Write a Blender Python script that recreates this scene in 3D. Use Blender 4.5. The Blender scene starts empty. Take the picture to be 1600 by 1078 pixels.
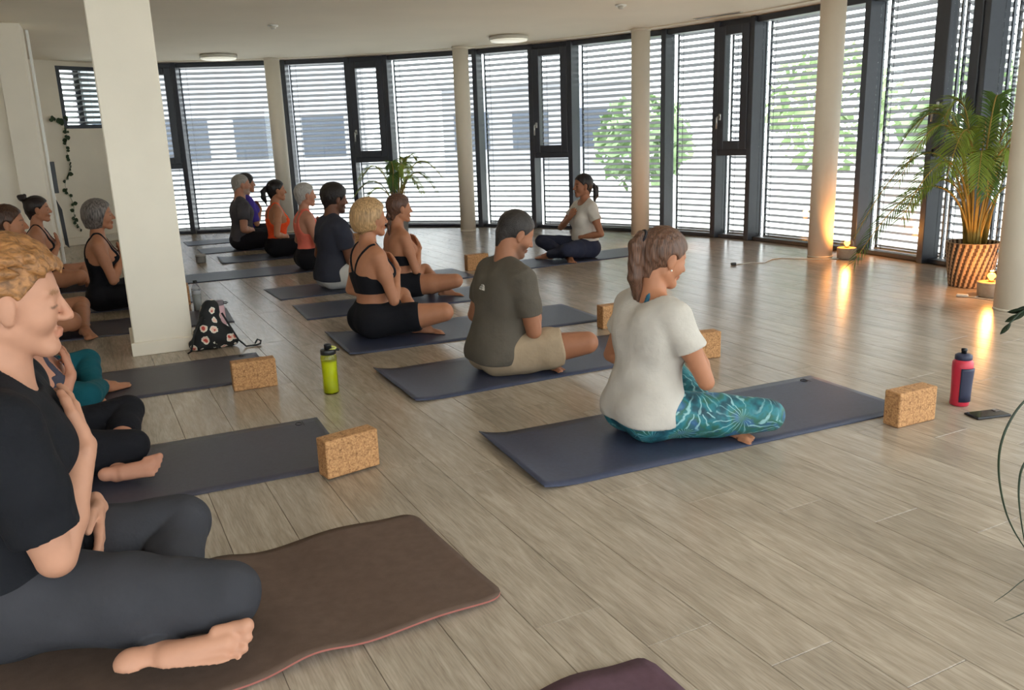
import bpy, bmesh, math, random
import numpy as np
from mathutils import Matrix, Vector, Euler

S = bpy.context.scene
COL = S.collection
rng = random.Random(7)

# ------------------------------------------------------------------ camera
CAM_H = 1.25
PITCH, ROLL = math.radians(14.0255), math.radians(-1.9946)
_f = Vector((0, math.cos(PITCH), -math.sin(PITCH)))
_u = Vector((0, math.sin(PITCH), math.cos(PITCH)))
_x = Vector((1, 0, 0))
_X = math.cos(ROLL) * _x + math.sin(ROLL) * _u
_U = -math.sin(ROLL) * _x + math.cos(ROLL) * _u
cam_data = bpy.data.cameras.new('camera')
cam_data.sensor_width = 36.0
cam_data.lens = 1305.26 / 1600 * 36.0
cam_data.clip_start = 0.05
cam_data.clip_end = 300
camera = bpy.data.objects.new('camera', cam_data)
COL.objects.link(camera)
M = Matrix.Identity(4)
for i in range(3):
    M[i][0], M[i][1], M[i][2] = _X[i], _U[i], -_f[i]
M[0][3], M[1][3], M[2][3] = 0, 0, CAM_H
camera.matrix_world = M
S.camera = camera

# ------------------------------------------------------------------ sky and exposure
world = bpy.data.worlds.new('overcast_sky')
S.world = world
world.use_nodes = True
_bg = world.node_tree.nodes['Background']
_bg.inputs[0].default_value = (0.97, 0.97, 1.0, 1)
_bg.inputs[1].default_value = 4.0
S.view_settings.view_transform = 'Standard'
S.view_settings.look = 'None'
S.view_settings.gamma = 1
S.view_settings.use_curve_mapping = False
S.view_settings.exposure = 0.46
S.cycles.use_denoising = True
S.cycles.max_bounces = 8
S.cycles.diffuse_bounces = 5
S.cycles.glossy_bounces = 3
S.cycles.caustics_reflective = False
S.cycles.caustics_refractive = False
S.cycles.adaptive_threshold = 0.025
S.cycles.transparent_max_bounces = 16
S.cycles.sample_clamp_indirect = 6

# ------------------------------------------------------------------ helpers: materials
MATS = {}
def srgb(r, g, b):
    def c(v):
        v /= 255.0
        return v / 12.92 if v <= 0.04045 else ((v + 0.055) / 1.055) ** 2.4
    return (c(r), c(g), c(b), 1)

def mat(name, col, rough=0.6, spec=0.5, metal=0.0, noise=None, bump=None, emit=None, sheen=0.0, sss=0.0, vcol=False, coat=0.0):
    """col: sRGB 0-255; noise=(scale, amount, detail); bump=(scale, strength, distance)"""
    if name in MATS:
        return MATS[name]
    m = bpy.data.materials.new(name); m.use_nodes = True
    nt = m.node_tree; n = nt.nodes; L = nt.links
    p = n['Principled BSDF']
    c = srgb(*col)
    p.inputs['Base Color'].default_value = c
    p.inputs['Roughness'].default_value = rough
    p.inputs['Specular IOR Level'].default_value = spec
    p.inputs['Metallic'].default_value = metal
    if sheen: p.inputs['Sheen Weight'].default_value = sheen
    if coat: p.inputs['Coat Weight'].default_value = coat
    if sss:
        p.inputs['Subsurface Weight'].default_value = sss
        p.inputs['Subsurface Radius'].default_value = (0.02, 0.008, 0.004)
        p.inputs['Subsurface Scale'].default_value = 0.5
    tc = n.new('ShaderNodeTexCoord')
    src = None
    if vcol:
        a = n.new('ShaderNodeVertexColor'); a.layer_name = 'Col'
        src = a.outputs[0]
    if noise:
        sc, amt, det = noise
        tx = n.new('ShaderNodeTexNoise'); tx.inputs['Scale'].default_value = sc; tx.inputs['Detail'].default_value = det
        L.new(tc.outputs['Object'], tx.inputs['Vector'])
        mx = n.new('ShaderNodeMixRGB'); mx.blend_type = 'MULTIPLY'; mx.inputs[0].default_value = 1
        rp = n.new('ShaderNodeValToRGB')
        rp.color_ramp.elements[0].position = 0.3; rp.color_ramp.elements[1].position = 0.7
        lo = 1 - amt
        rp.color_ramp.elements[0].color = (lo, lo, lo, 1)
        hi = 1 + amt * 0.4
        rp.color_ramp.elements[1].color = (hi, hi, hi, 1)
        L.new(tx.outputs[0], rp.inputs[0])
        if src: L.new(src, mx.inputs[1])
        else: mx.inputs[1].default_value = c
        L.new(rp.outputs[0], mx.inputs[2])
        src = mx.outputs[0]
    if src: L.new(src, p.inputs['Base Color'])
    if bump:
        sc, st, ds = bump
        tx = n.new('ShaderNodeTexNoise'); tx.inputs['Scale'].default_value = sc; tx.inputs['Detail'].default_value = 4
        L.new(tc.outputs['Object'], tx.inputs['Vector'])
        b = n.new('ShaderNodeBump'); b.inputs['Strength'].default_value = st; b.inputs['Distance'].default_value = ds
        L.new(tx.outputs[0], b.inputs['Height']); L.new(b.outputs[0], p.inputs['Normal'])
    if emit:
        p.inputs['Emission Color'].default_value = srgb(*emit[0]); p.inputs['Emission Strength'].default_value = emit[1]
    MATS[name] = m
    return m

def glass_mat(name, tint=(1, 1, 1), refl=1.0, rough=0.0):
    if name in MATS: return MATS[name]
    m = bpy.data.materials.new(name); m.use_nodes = True
    nt = m.node_tree; n = nt.nodes; L = nt.links
    n.remove(n['Principled BSDF'])
    t = n.new('ShaderNodeBsdfTransparent'); t.inputs[0].default_value = (*tint, 1)
    g = n.new('ShaderNodeBsdfGlossy'); g.inputs['Roughness'].default_value = rough
    fr = n.new('ShaderNodeFresnel')
    ge = n.new('ShaderNodeNewGeometry'); mr = n.new('ShaderNodeMapRange')
    ior = 1.3 if refl < 1 else 1.45      # same reflectance on entering and on leaving the thin pane
    mr.inputs[3].default_value = ior; mr.inputs[4].default_value = 1 / ior
    L.new(ge.outputs['Backfacing'], mr.inputs[0]); L.new(mr.outputs[0], fr.inputs[0])
    mx = n.new('ShaderNodeMixShader')
    L.new(fr.outputs[0], mx.inputs[0]); L.new(t.outputs[0], mx.inputs[1]); L.new(g.outputs[0], mx.inputs[2])
    L.new(mx.outputs[0], n['Material Output'].inputs[0])
    MATS[name] = m
    return m

# ------------------------------------------------------------------ helpers: meshes and objects
def me_from(verts, faces, name='mesh', smooth=False):
    me = bpy.data.meshes.new(name)
    me.from_pydata([tuple(v) for v in verts], [], [tuple(f) for f in faces])
    if smooth:
        me.polygons.foreach_set('use_smooth', [True] * len(me.polygons))
    me.update()
    return me

def ob(name, me, m=None, parent=None, loc=(0, 0, 0), rot=(0, 0, 0)):
    o = bpy.data.objects.new(name, me)
    COL.objects.link(o)
    o.location = loc; o.rotation_euler = rot
    if m is not None and me is not None and not me.materials:
        for q in (m if isinstance(m, (list, tuple)) else [m]):
            me.materials.append(q)
    if parent is not None: o.parent = parent
    return o

def empty(name, loc=(0, 0, 0), rz=0.0, parent=None):
    o = bpy.data.objects.new(name, None); o.empty_display_size = 0.1
    COL.objects.link(o); o.location = loc; o.rotation_euler = (0, 0, rz)
    if parent is not None: o.parent = parent
    return o

def tag(o, label=None, cat=None, group=None, kind=None):
    if label: o['label'] = label
    if cat: o['category'] = cat
    if group: o['group'] = group
    if kind: o['kind'] = kind
    return o

def bm_me(bm, name='mesh', smooth=False):
    me = bpy.data.meshes.new(name)
    bm.to_mesh(me); bm.free()
    if smooth: me.polygons.foreach_set('use_smooth', [True] * len(me.polygons))
    return me

def box(x0, x1, y0, y1, z0, z1, bev=0.0, seg=1):
    bm = bmesh.new()
    bmesh.ops.create_cube(bm, size=1)
    bmesh.ops.scale(bm, vec=(x1 - x0, y1 - y0, z1 - z0), verts=bm.verts)
    bmesh.ops.translate(bm, vec=((x0 + x1) / 2, (y0 + y1) / 2, (z0 + z1) / 2), verts=bm.verts)
    if bev > 0:
        bmesh.ops.bevel(bm, geom=bm.edges[:], offset=bev, segments=seg, affect='EDGES', profile=0.5)
    return bm_me(bm)

def lathe(prof, n=32, smooth=True, cap=True):
    """prof: list of (r, z)"""
    V, Fc = [], []
    for r, z in prof:
        for k in range(n):
            a = 2 * math.pi * k / n
            V.append((r * math.cos(a), r * math.sin(a), z))
    for i in range(len(prof) - 1):
        for k in range(n):
            k2 = (k + 1) % n
            Fc.append((i * n + k, i * n + k2, (i + 1) * n + k2, (i + 1) * n + k))
    if cap:
        Fc.append(tuple(range(n - 1, -1, -1)))
        b = (len(prof) - 1) * n
        Fc.append(tuple(range(b, b + n)))
    me = me_from(V, Fc)
    if smooth:
        me.polygons.foreach_set('use_smooth', [len(p.vertices) == 4 for p in me.polygons])
    return me

def tube(pts, r, n=8, smooth=True):
    """tube along points, r scalar or list"""
    pts = [Vector(p) for p in pts]
    rs = r if isinstance(r, (list, tuple)) else [r] * len(pts)
    V, Fc = [], []
    up = Vector((0, 0, 1))
    for i, p in enumerate(pts):
        d = (pts[min(i + 1, len(pts) - 1)] - pts[max(i - 1, 0)]).normalized()
        a = d.cross(up)
        if a.length < 1e-3: a = d.cross(Vector((1, 0, 0)))
        a.normalize(); b = d.cross(a).normalized()
        for k in range(n):
            t = 2 * math.pi * k / n
            V.append(p + rs[i] * (math.cos(t) * a + math.sin(t) * b))
    for i in range(len(pts) - 1):
        for k in range(n):
            k2 = (k + 1) % n
            Fc.append((i * n + k, (i + 1) * n + k, (i + 1) * n + k2, i * n + k2))
    Fc.append(tuple(range(n))); Fc.append(tuple(range(len(pts) * n - 1, (len(pts) - 1) * n - 1, -1)))
    me = me_from(V, Fc)
    if smooth: me.polygons.foreach_set('use_smooth', [len(p.vertices) == 4 for p in me.polygons])
    return me

def join_me(parts):
    V, Fc, o = [], [], 0
    for v, f in parts:
        V += [tuple(q) for q in v]; Fc += [tuple(i + o for i in t) for t in f]; o += len(v)
    return me_from(V, Fc)

# ------------------------------------------------------------------ surface materials
WALL = mat('white_plaster', (238, 229, 213), 0.85, 0.2, noise=(3.0, 0.04, 3), bump=(60, 0.08, 0.004))
CEIL = mat('ceiling_plaster', (246, 236, 217), 0.9, 0.2, noise=(1.5, 0.03, 2))
COLM = mat('column_paint', (232, 223, 207), 0.7, 0.3, noise=(5.0, 0.03, 3))
FRAME = mat('anthracite_metal', (60, 65, 76), 0.38, 0.5, noise=(20, 0.06, 2))
SLATM = mat('slat_aluminium', (164, 165, 170), 0.5, 0.4, noise=(4, 0.04, 2))
GLASS = glass_mat('window_glass', (0.93, 0.97, 0.96))
STEEL = mat('brushed_steel', (190, 190, 188), 0.3, 0.5, metal=0.9)
WHITEP = mat('white_plastic', (235, 233, 226), 0.4, 0.5)

# ------------------------------------------------------------------ room geometry constants
CX, CY, RAD = -3.3, 5.2, 7.42
CEIL_Z = 2.42
def pol(deg, r=RAD):
    a = math.radians(deg)
    return (CX + r * math.cos(a), CY + r * math.sin(a))

# ---- floor: planks of 0.2066 x 1.2425 m running at -63 degrees, stair-stepped joints
PL_W, PL_L, PL_A = 0.2066, 1.2425, math.radians(-62.975)
def floor_mat():
    m = bpy.data.materials.new('oak_vinyl_plank'); m.use_nodes = True
    nt = m.node_tree; n = nt.nodes; L = nt.links; p = n['Principled BSDF']
    tc = n.new('ShaderNodeTexCoord'); oi = n.new('ShaderNodeObjectInfo')
    mul = n.new('ShaderNodeMath'); mul.operation = 'MULTIPLY'; mul.inputs[1].default_value = 57.0
    L.new(oi.outputs['Random'], mul.inputs[0])
    cmb = n.new('ShaderNodeCombineXYZ'); L.new(mul.outputs[0], cmb.inputs[0]); L.new(mul.outputs[0], cmb.inputs[1])
    add = n.new('ShaderNodeVectorMath'); add.operation = 'ADD'
    L.new(tc.outputs['Object'], add.inputs[0]); L.new(cmb.outputs[0], add.inputs[1])
    def nz(scale, vec, detail=5, dist=0.0, rough=0.55):
        mp = n.new('ShaderNodeMapping'); mp.inputs['Scale'].default_value = vec
        L.new(add.outputs[0], mp.inputs[0])
        t = n.new('ShaderNodeTexNoise'); t.inputs['Scale'].default_value = scale; t.inputs['Detail'].default_value = detail
        t.inputs['Distortion'].default_value = dist; t.inputs['Roughness'].default_value = rough
        L.new(mp.outputs[0], t.inputs['Vector']); return t
    g1 = nz(3.0, (1.2, 9, 1), 6, 1.2)
    g2 = nz(6.0, (2.0, 34, 1), 4, 0.4)
    g3 = nz(1.6, (1, 2.2, 1), 3, 0.3)
    r1 = n.new('ShaderNodeValToRGB'); e = r1.color_ramp.elements
    e[0].position, e[1].position = 0.32, 0.68
    e[0].color = srgb(157, 144, 129); e[1].color = srgb(185, 172, 157)
    L.new(g1.outputs[0], r1.inputs[0])
    r2 = n.new('ShaderNodeValToRGB'); e = r2.color_ramp.elements
    e[0].position, e[1].position = 0.3, 0.6
    e[0].color = (0.80, 0.79, 0.78, 1); e[1].color = (1.04, 1.03, 1.02, 1)
    L.new(g2.outputs[0], r2.inputs[0])
    mx = n.new('ShaderNodeMixRGB'); mx.blend_type = 'MULTIPLY'; mx.inputs[0].default_value = 1
    L.new(r1.outputs[0], mx.inputs[1]); L.new(r2.outputs[0], mx.inputs[2])
    r3 = n.new('ShaderNodeValToRGB'); e = r3.color_ramp.elements
    e[0].position, e[1].position = 0.3, 0.7
    e[0].color = (0.88, 0.87, 0.86, 1); e[1].color = (1.05, 1.05, 1.05, 1)
    L.new(g3.outputs[0], r3.inputs[0])
    mx2 = n.new('ShaderNodeMixRGB'); mx2.blend_type = 'MULTIPLY'; mx2.inputs[0].default_value = 1
    L.new(mx.outputs[0], mx2.inputs[1]); L.new(r3.outputs[0], mx2.inputs[2])
    # plank-to-plank tone
    mr = n.new('ShaderNodeMapRange'); mr.inputs[3].default_value = 0.93; mr.inputs[4].default_value = 1.06
    L.new(oi.outputs['Random'], mr.inputs[0])
    mx3 = n.new('ShaderNodeMixRGB'); mx3.blend_type = 'MULTIPLY'; mx3.inputs[0].default_value = 1
    L.new(mx2.outputs[0], mx3.inputs[1]); L.new(mr.outputs[0], mx3.inputs[2])
    L.new(mx3.outputs[0], p.inputs['Base Color'])
    p.inputs['Roughness'].default_value = 0.27
    p.inputs['Specular IOR Level'].default_value = 0.5
    rr = n.new('ShaderNodeMapRange'); rr.inputs[3].default_value = 0.17; rr.inputs[4].default_value = 0.29
    L.new(g2.outputs[0], rr.inputs[0]); L.new(rr.outputs[0], p.inputs['Roughness'])
    b = n.new('ShaderNodeBump'); b.inputs['Strength'].default_value = 0.10; b.inputs['Distance'].default_value = 0.003
    L.new(g2.outputs[0], b.inputs['Height']); L.new(b.outputs[0], p.inputs['Normal'])
    return m
FLOORM = floor_mat()
JOINT = mat('joint_dark_base', (92, 80, 68), 0.8, 0.2)  # dark base slab showing in the joints between planks

def circle_poly(r, n=96, z=0.0):
    return [(CX + r * math.cos(2 * math.pi * k / n), CY + r * math.sin(2 * math.pi * k / n), z) for k in range(n)]

def slab(r, z0, z1, n=96):
    V = circle_poly(r, n, z0) + circle_poly(r, n, z1)
    Fc = [tuple(range(n - 1, -1, -1)), tuple(range(n, 2 * n))]
    Fc += [(k, (k + 1) % n, n + (k + 1) % n, n + k) for k in range(n)]
    return me_from(V, Fc)

floor = tag(ob('floor', slab(RAD + 0.30, -0.30, -0.0030), JOINT), 'pale oak plank floor of the round studio', None, None, 'structure')

def in_view(x, y):
    v = Vector((x, y, -CAM_H)); d = v.dot(_f)
    if d < 0.3: return 0
    px, py = 1305.26 * v.dot(_X) / d, -1305.26 * v.dot(_U) / d
    if abs(px) > 830 or abs(py) > 570: return 0
    return 1.0 / (d * d)

def build_floor():
    ca, sa = math.cos(PL_A), math.sin(PL_A)
    plain = box(-PL_L / 2 + .0006, PL_L / 2 - .0006, -PL_W / 2 + .0006, PL_W / 2 - .0006, -0.012, 0.0, 0.0012)
    lim = RAD + 0.02
    cand = []
    for row in range(-60, 60):
        b = 1.53 + row * PL_W + PL_W / 2
        for c in range(-20, 20):
            a = -1.074 + row * 0.2125 + c * PL_L + PL_L / 2
            x, y = a * ca - b * sa, a * sa + b * ca
            cor = []
            for sx, sy in ((-1, -1), (1, -1), (1, 1), (-1, 1)):
                aa, bb = a + sx * PL_L / 2, b + sy * PL_W / 2
                cor.append((aa * ca - bb * sa, aa * sa + bb * ca))
            rr = [math.hypot(q[0] - CX, q[1] - CY) for q in cor]
            if min(rr) > lim: continue
            vis = max([in_view(*q) for q in cor] + [in_view(x, y)])
            cand.append((vis, x, y, max(rr) > lim, a, b))
    cand.sort(key=lambda t: -t[0])
    rest_v, rest_f = [], []
    cpoly = [(p[0], p[1]) for p in circle_poly(lim, 96)]
    for i, (vis, x, y, cut, a, b) in enumerate(cand):
        indiv = i < 300 and vis > 0
        if not cut:
            if indiv:
                ob('plank', plain, FLOORM, floor, (x, y, 0), (0, 0, PL_A)); continue
            h, w = PL_L / 2 - .0006, PL_W / 2 - .0006
            poly = [(-h, -w), (h, -w), (h, w), (-h, w)]
        else:
            h, w = PL_L / 2 - .0006, PL_W / 2 - .0006
            poly = [(-h, -w), (h, -w), (h, w), (-h, w)]
            world_c = [((px - x) * ca + (py - y) * sa, -(px - x) * sa + (py - y) * ca) for px, py in cpoly]
            for k in range(len(world_c)):
                p0, p1 = world_c[k], world_c[(k + 1) % len(world_c)]
                ex, ey = p1[0] - p0[0], p1[1] - p0[1]
                out = []
                for j in range(len(poly)):
                    A, B = poly[j], poly[(j + 1) % len(poly)]
                    dA = ex * (A[1] - p0[1]) - ey * (A[0] - p0[0]); dB = ex * (B[1] - p0[1]) - ey * (B[0] - p0[0])
                    if dA >= 0: out.append(A)
                    if (dA >= 0) != (dB >= 0):
                        t = dA / (dA - dB); out.append((A[0] + t * (B[0] - A[0]), A[1] + t * (B[1] - A[1])))
                poly = out
                if len(poly) < 3: break
            if len(poly) < 3: continue
        n = len(poly)
        V = [(p[0], p[1], 0.0) for p in poly] + [(p[0], p[1], -0.012) for p in poly]
        Fc = [tuple(range(n))] + [(j, n + j, n + (j + 1) % n, (j + 1) % n) for j in range(n)]
        if indiv:
            ob('plank', me_from(V, Fc), FLOORM, floor, (x, y, 0), (0, 0, PL_A))
        else:
            o = len(rest_v)
            rest_v += [(x + v[0] * ca - v[1] * sa, y + v[0] * sa + v[1] * ca, v[2]) for v in V]
            rest_f += [tuple(j + o for j in f) for f in Fc]
    if rest_v:
        # stored along the plank direction so that the grain runs with the boards
        loc_v = [(v[0] * ca + v[1] * sa, -v[0] * sa + v[1] * ca, v[2]) for v in rest_v]
        tag(ob('plank_field', me_from(loc_v, rest_f), FLOORM, floor, (0, 0, 0), (0, 0, PL_A)), kind='stuff')
build_floor()

# ---- ceiling
ceiling = tag(ob('ceiling', slab(RAD + 0.45, CEIL_Z, CEIL_Z + 0.3), CEIL), 'flat white plaster ceiling', None, None, 'structure')

# ---- curved glass facade: mullion angles and bay types
MUL = [110.5, 104.9, 100.7, 88.9, 81.7, 77.3, 66.9, 60.4, 55.9, 45.3, 39.6, 35.9, 24.8, 18.5, 14.6]
TYP = ['p', 'n', 'w', 'p', 'n', 'w', 'p', 'n', 'w', 'p', 'n', 'w', 'p', 'n', 'w']
_a = 3.4
MUL.append(_a)
for _k in range(5):  # unseen bays added behind the camera to give fill light
    MUL += [_a - 6.5, _a - 10.8, _a - 21.4]; TYP += ['p', 'n', 'w']; _a -= 21.4
N_BAY = len(MUL) - 1

def frame_box(name, me, parent): return ob(name, me, FRAME, parent)

HANDLE = None
def window_handle(parent, x, y, z):
    h = ob('window_handle', box(-0.016, 0.016, -0.008, 0.0, -0.035, 0.035, 0.004), STEEL, parent, (x, y, z))
    g = tube([(0, -0.008, 0.0), (0, -0.045, 0.0), (0, -0.055, -0.010), (0, -0.056, -0.13)], 0.010, 10)
    ob('grip', g, STEEL, h)

SASH_Z0 = 1.02
SLAT_PITCH, SLAT_W, SLAT_TILT = 0.072, 0.080, math.radians(-22)
BLIND_Y = 0.29
slat_cache = {}
def slat_mesh(w):
    key = round(w, 3)
    if key in slat_cache: return slat_cache[key]
    # shallow arched profile, rolled edges; local y goes outwards, the inner edge sits higher
    pts = []
    for t, b in ((-1, -.004), (-.9, 0), (-.4, .006), (0, .0075), (.4, .006), (.9, 0), (1, -.004)):
        y, z = t * SLAT_W / 2, b
        pts.append((y * math.cos(SLAT_TILT) - z * math.sin(SLAT_TILT), y * math.sin(SLAT_TILT) + z * math.cos(SLAT_TILT)))
    V, Fc = [], []
    n = len(pts)
    for x in (-w / 2, w / 2):
        V += [(x, y, z) for y, z in pts]
        V += [(x, y, z - 0.0016) for y, z in pts]
    for k in range(n - 1):
        Fc.append((k, k + 1, 2 * n + k + 1, 2 * n + k))
        Fc.append((n + k + 1, n + k, 3 * n + k, 3 * n + k + 1))
    Fc.append((0, 2 * n, 3 * n, n)); Fc.append((n - 1, 2 * n - 1, 4 * n - 1, 3 * n - 1))
    me = me_from(V, Fc)
    slat_cache[key] = me
    return me

BLIND_LABELS = {
    0: 'venetian blind of the bay mostly hidden behind the square pillar',
    1: 'narrow venetian blind behind the leftmost tilt window, beside the square pillar',
    2: 'wide venetian blind behind the grey-haired man, left of the leftmost round column',
    3: 'venetian blind right of the leftmost round column, behind the short-haired woman in salmon',
    4: 'narrow venetian blind behind the tilt window above the potted palm at the back',
    5: 'wide venetian blind behind the brown ponytail woman, left of the second round column',
    6: 'venetian blind just right of the second round column from the left',
    7: 'narrow venetian blind behind the tilt window left of the seated teacher',
    8: 'wide venetian blind directly behind the teacher, left of the third round column',
    9: 'venetian blind just right of the third round column, above the white shirt woman',
    10: 'narrow venetian blind behind the tilt window right of the white shirt woman',
    11: 'wide venetian blind left of the column lit orange by a floor lamp',
    12: 'venetian blind between the orange lit column and the big palm',
    13: 'narrow venetian blind behind the tilt window at the big palm',
    14: 'wide venetian blind at the right edge behind the big potted palm',
}
def build_bay(i):
    A, B = Vector((*pol(MUL[i]), 0)), Vector((*pol(MUL[i + 1]), 0))
    d = B - A; w = d.length; rz = math.atan2(d.y, d.x)
    # local x along the facade left to right, local y = left of x = outwards (away from the centre)
    root = empty('window_%d' % (i + 1), A, rz)
    tag(root, kind='structure')
    seen = i <= 14
    T = 0.18
    frame_box('mullion', box(-0.035, 0.035, 0.0, T, 0.0, CEIL_Z - 0.001, 0.004), root)
    frame_box('top_rail', box(0.035, w - 0.035, 0.04, T, CEIL_Z - 0.065, CEIL_Z - 0.001, 0.004), root)
    frame_box('bottom_rail', box(0.035, w - 0.035, 0.07, T, 0.0, 0.04, 0.004), root)
    gy = 0.13
    if TYP[i] == 'n':
        frame_box('transom', box(0.035, w - 0.035, 0.02, T, SASH_Z0 - 0.07, SASH_Z0, 0.004), root)
        z0, z1 = SASH_Z0, CEIL_Z - 0.065
        x0, x1 = 0.035, w - 0.035
        sash = ob('sash', None, None, root)
        fw = 0.095
        for nm, b in (('sash_stile', (x0, x0 + fw, z0, z1)), ('sash_stile', (x1 - fw, x1, z0, z1)),
                      ('sash_rail', (x0 + fw, x1 - fw, z0, z0 + fw)), ('sash_rail', (x0 + fw, x1 - fw, z1 - fw, z1))):
            frame_box(nm, box(b[0], b[1], -0.01, 0.08, b[2], b[3], 0.006), sash)
        ob('pane', box(x0 + fw, x1 - fw, 0.03, 0.036, z0 + fw, z1 - fw), GLASS, sash)
        window_handle(root, x0 + fw * 0.5, -0.01, SASH_Z0 + 0.36)
        ob('pane', box(0.035, w - 0.035, gy, gy + 0.006, 0.05, SASH_Z0 - 0.07), GLASS, root)
    else:
        ob('pane', box(0.035, w - 0.035, gy, gy + 0.006, 0.05, CEIL_Z - 0.065), GLASS, root)
    if not seen: return          # unseen bays: blinds left off to let in more fill light
    # ---- outside venetian blind of this bay
    bl = empty('venetian_blind', A + Vector((math.cos(rz + math.pi / 2), math.sin(rz + math.pi / 2), 0)) * BLIND_Y + d * 0.5, rz)
    tag(bl, BLIND_LABELS[i], 'blind', 'outside venetian blinds of the curved facade')
    bw = w - 0.03
    ob('head_box', box(-bw / 2, bw / 2, -0.05, 0.05, CEIL_Z - 0.03, CEIL_Z + 0.06), FRAME, bl)
    me = slat_mesh(bw)
    z = CEIL_Z - 0.055
    while z > 0.06:
        ob('slat', me, SLATM, bl, (0, 0, z)); z -= SLAT_PITCH
    ob('bottom_bar', box(-bw / 2, bw / 2, -0.03, 0.03, 0.025, 0.04), SLATM, bl)
    for sx in (-1, 1):
        ob('guide_rail', box(sx * bw / 2 - 0.008, sx * bw / 2 + 0.008, -0.012, 0.012, 0.0, CEIL_Z), FRAME, bl)
        ob('ladder_cord', box(sx * (bw / 2 - 0.10) - 0.002, sx * (bw / 2 - 0.10) + 0.002, -0.042, -0.039, 0.03, CEIL_Z - 0.03), FRAME, bl)
for _i in range(N_BAY): build_bay(_i)
frame_end = empty('window_%d' % (N_BAY + 1), (*pol(MUL[-1]), 0), math.radians(MUL[-1] - 90)); tag(frame_end, kind='structure')
frame_box('mullion', box(-0.035, 0.035, 0.0, 0.18, 0, CEIL_Z - 0.001, 0.004), frame_end)

# white cornice strip following the facade under the ceiling
def ring_strip(r0, r1, z0, z1, d0, d1, step=1.4):
    n = max(2, int(abs(d1 - d0) / step)); V, Fc = [], []
    for k in range(n + 1):
        a = d0 + (d1 - d0) * k / n
        for r, z in ((r0, z0), (r1, z0), (r1, z1), (r0, z1)): V.append((*pol(a, r), z))
    for k in range(n):
        for j in range(4):
            Fc.append((k * 4 + j, k * 4 + (j + 1) % 4, k * 4 + 4 + (j + 1) % 4, k * 4 + 4 + j))
    Fc.append((3, 2, 1, 0)); Fc.append(tuple(4 * n + j for j in range(4)))
    bm = bmesh.new(); bm.from_mesh(me_from(V, Fc)); bmesh.ops.recalc_face_normals(bm, faces=bm.faces); return bm_me(bm)
tag(ob('trim_1', ring_strip(RAD - 0.30, RAD - 0.26, CEIL_Z - 0.012, CEIL_Z - 0.0005, 110.5, MUL[-1]), CEIL), 'white curtain track along the curved ceiling edge', None, None, 'structure')

# ---- solid walls
def wall_quad(name, p, q, z0, z1, th, holes=(), m=WALL):
    """vertical wall from p to q, thickness th to its left (outwards), rectangular holes (u0,u1,z0,z1)"""
    p, q = Vector((*p, 0)), Vector((*q, 0)); d = q - p; w = d.length; rz = math.atan2(d.y, d.x)
    us = sorted({0.0, w, *[h[0] for h in holes], *[h[1] for h in holes]})
    zs = sorted({z0, z1, *[h[2] for h in holes], *[h[3] for h in holes]})
    bm = bmesh.new()
    for a in range(len(us) - 1):
        for b in range(len(zs) - 1):
            uc, zc = (us[a] + us[a + 1]) / 2, (zs[b] + zs[b + 1]) / 2
            if any(h[0] < uc < h[1] and h[2] < zc < h[3] for h in holes): continue
            r = bmesh.ops.create_cube(bm, size=1)['verts']
            bmesh.ops.scale(bm, vec=(us[a + 1] - us[a], th, zs[b + 1] - zs[b]), verts=r)
            bmesh.ops.translate(bm, vec=(uc, th / 2, zc), verts=r)
    o = ob(name, bm_me(bm), m, None, p, (0, 0, rz))
    tag(o, kind='structure'); return o

wall_back = wall_quad('wall_back', (-6.75, 10.40), (-5.35, 12.46), 0.0, CEIL_Z, 0.18, [(1.50, 2.30, 1.55, 2.36)])
wall_back['label'] = 'white wall with a high window behind the hanging vine'
_w = empty('window_%d' % (N_BAY + 2), (-6.75, 10.40, 0), math.atan2(2.06, 1.40)); tag(_w, kind='structure')
for b in ((1.50, 1.56, 1.55, 2.36), (2.24, 2.30, 1.55, 2.36), (1.56, 2.24, 1.55, 1.60), (1.56, 2.24, 2.31, 2.36)):
    ob('window_frame', box(b[0], b[1], 0.01, 0.09, b[2], b[3], 0.004), FRAME, _w)
ob('pane', box(1.56, 2.24, 0.05, 0.056, 1.60, 2.31), GLASS, _w)
_b = empty('venetian_blind', (-6.75 + 1.90 * math.cos(0.974) - .25 * math.sin(0.974), 10.40 + 1.90 * math.sin(0.974) + .25 * math.cos(0.974), 0), math.atan2(2.06, 1.40))
tag(_b, 'short venetian blind of the high window left of the square pillar', 'blind', 'outside venetian blinds of the curved facade')
_z = 2.36
while _z > 1.52:
    ob('slat', slat_mesh(0.80), SLATM, _b, (0, 0, _z)); _z -= SLAT_PITCH
for sx in (-1, 1): ob('guide_rail', box(sx * 0.40 - 0.006, sx * 0.40 + 0.006, -0.012, 0.012, 1.50, 2.42), FRAME, _b)
tag(ob('trim_2', box(0.0, 2.49, -0.06, 0.0, 0.0, 0.10, 0.004), WALL, None, (-6.75, 10.40, 0), (0, 0, math.atan2(2.06, 1.40))), 'white skirting ledge under the vine wall', None, None, 'structure')

# round wall closing the side away from the windows
tag(ob('wall_round', ring_strip(RAD, RAD + 0.2, 0, CEIL_Z, 124.0, 360 + MUL[-1], 3.0), WALL), 'plain white rounded wall behind the photographer', None, None, 'structure')

GA = math.radians(25)
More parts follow.
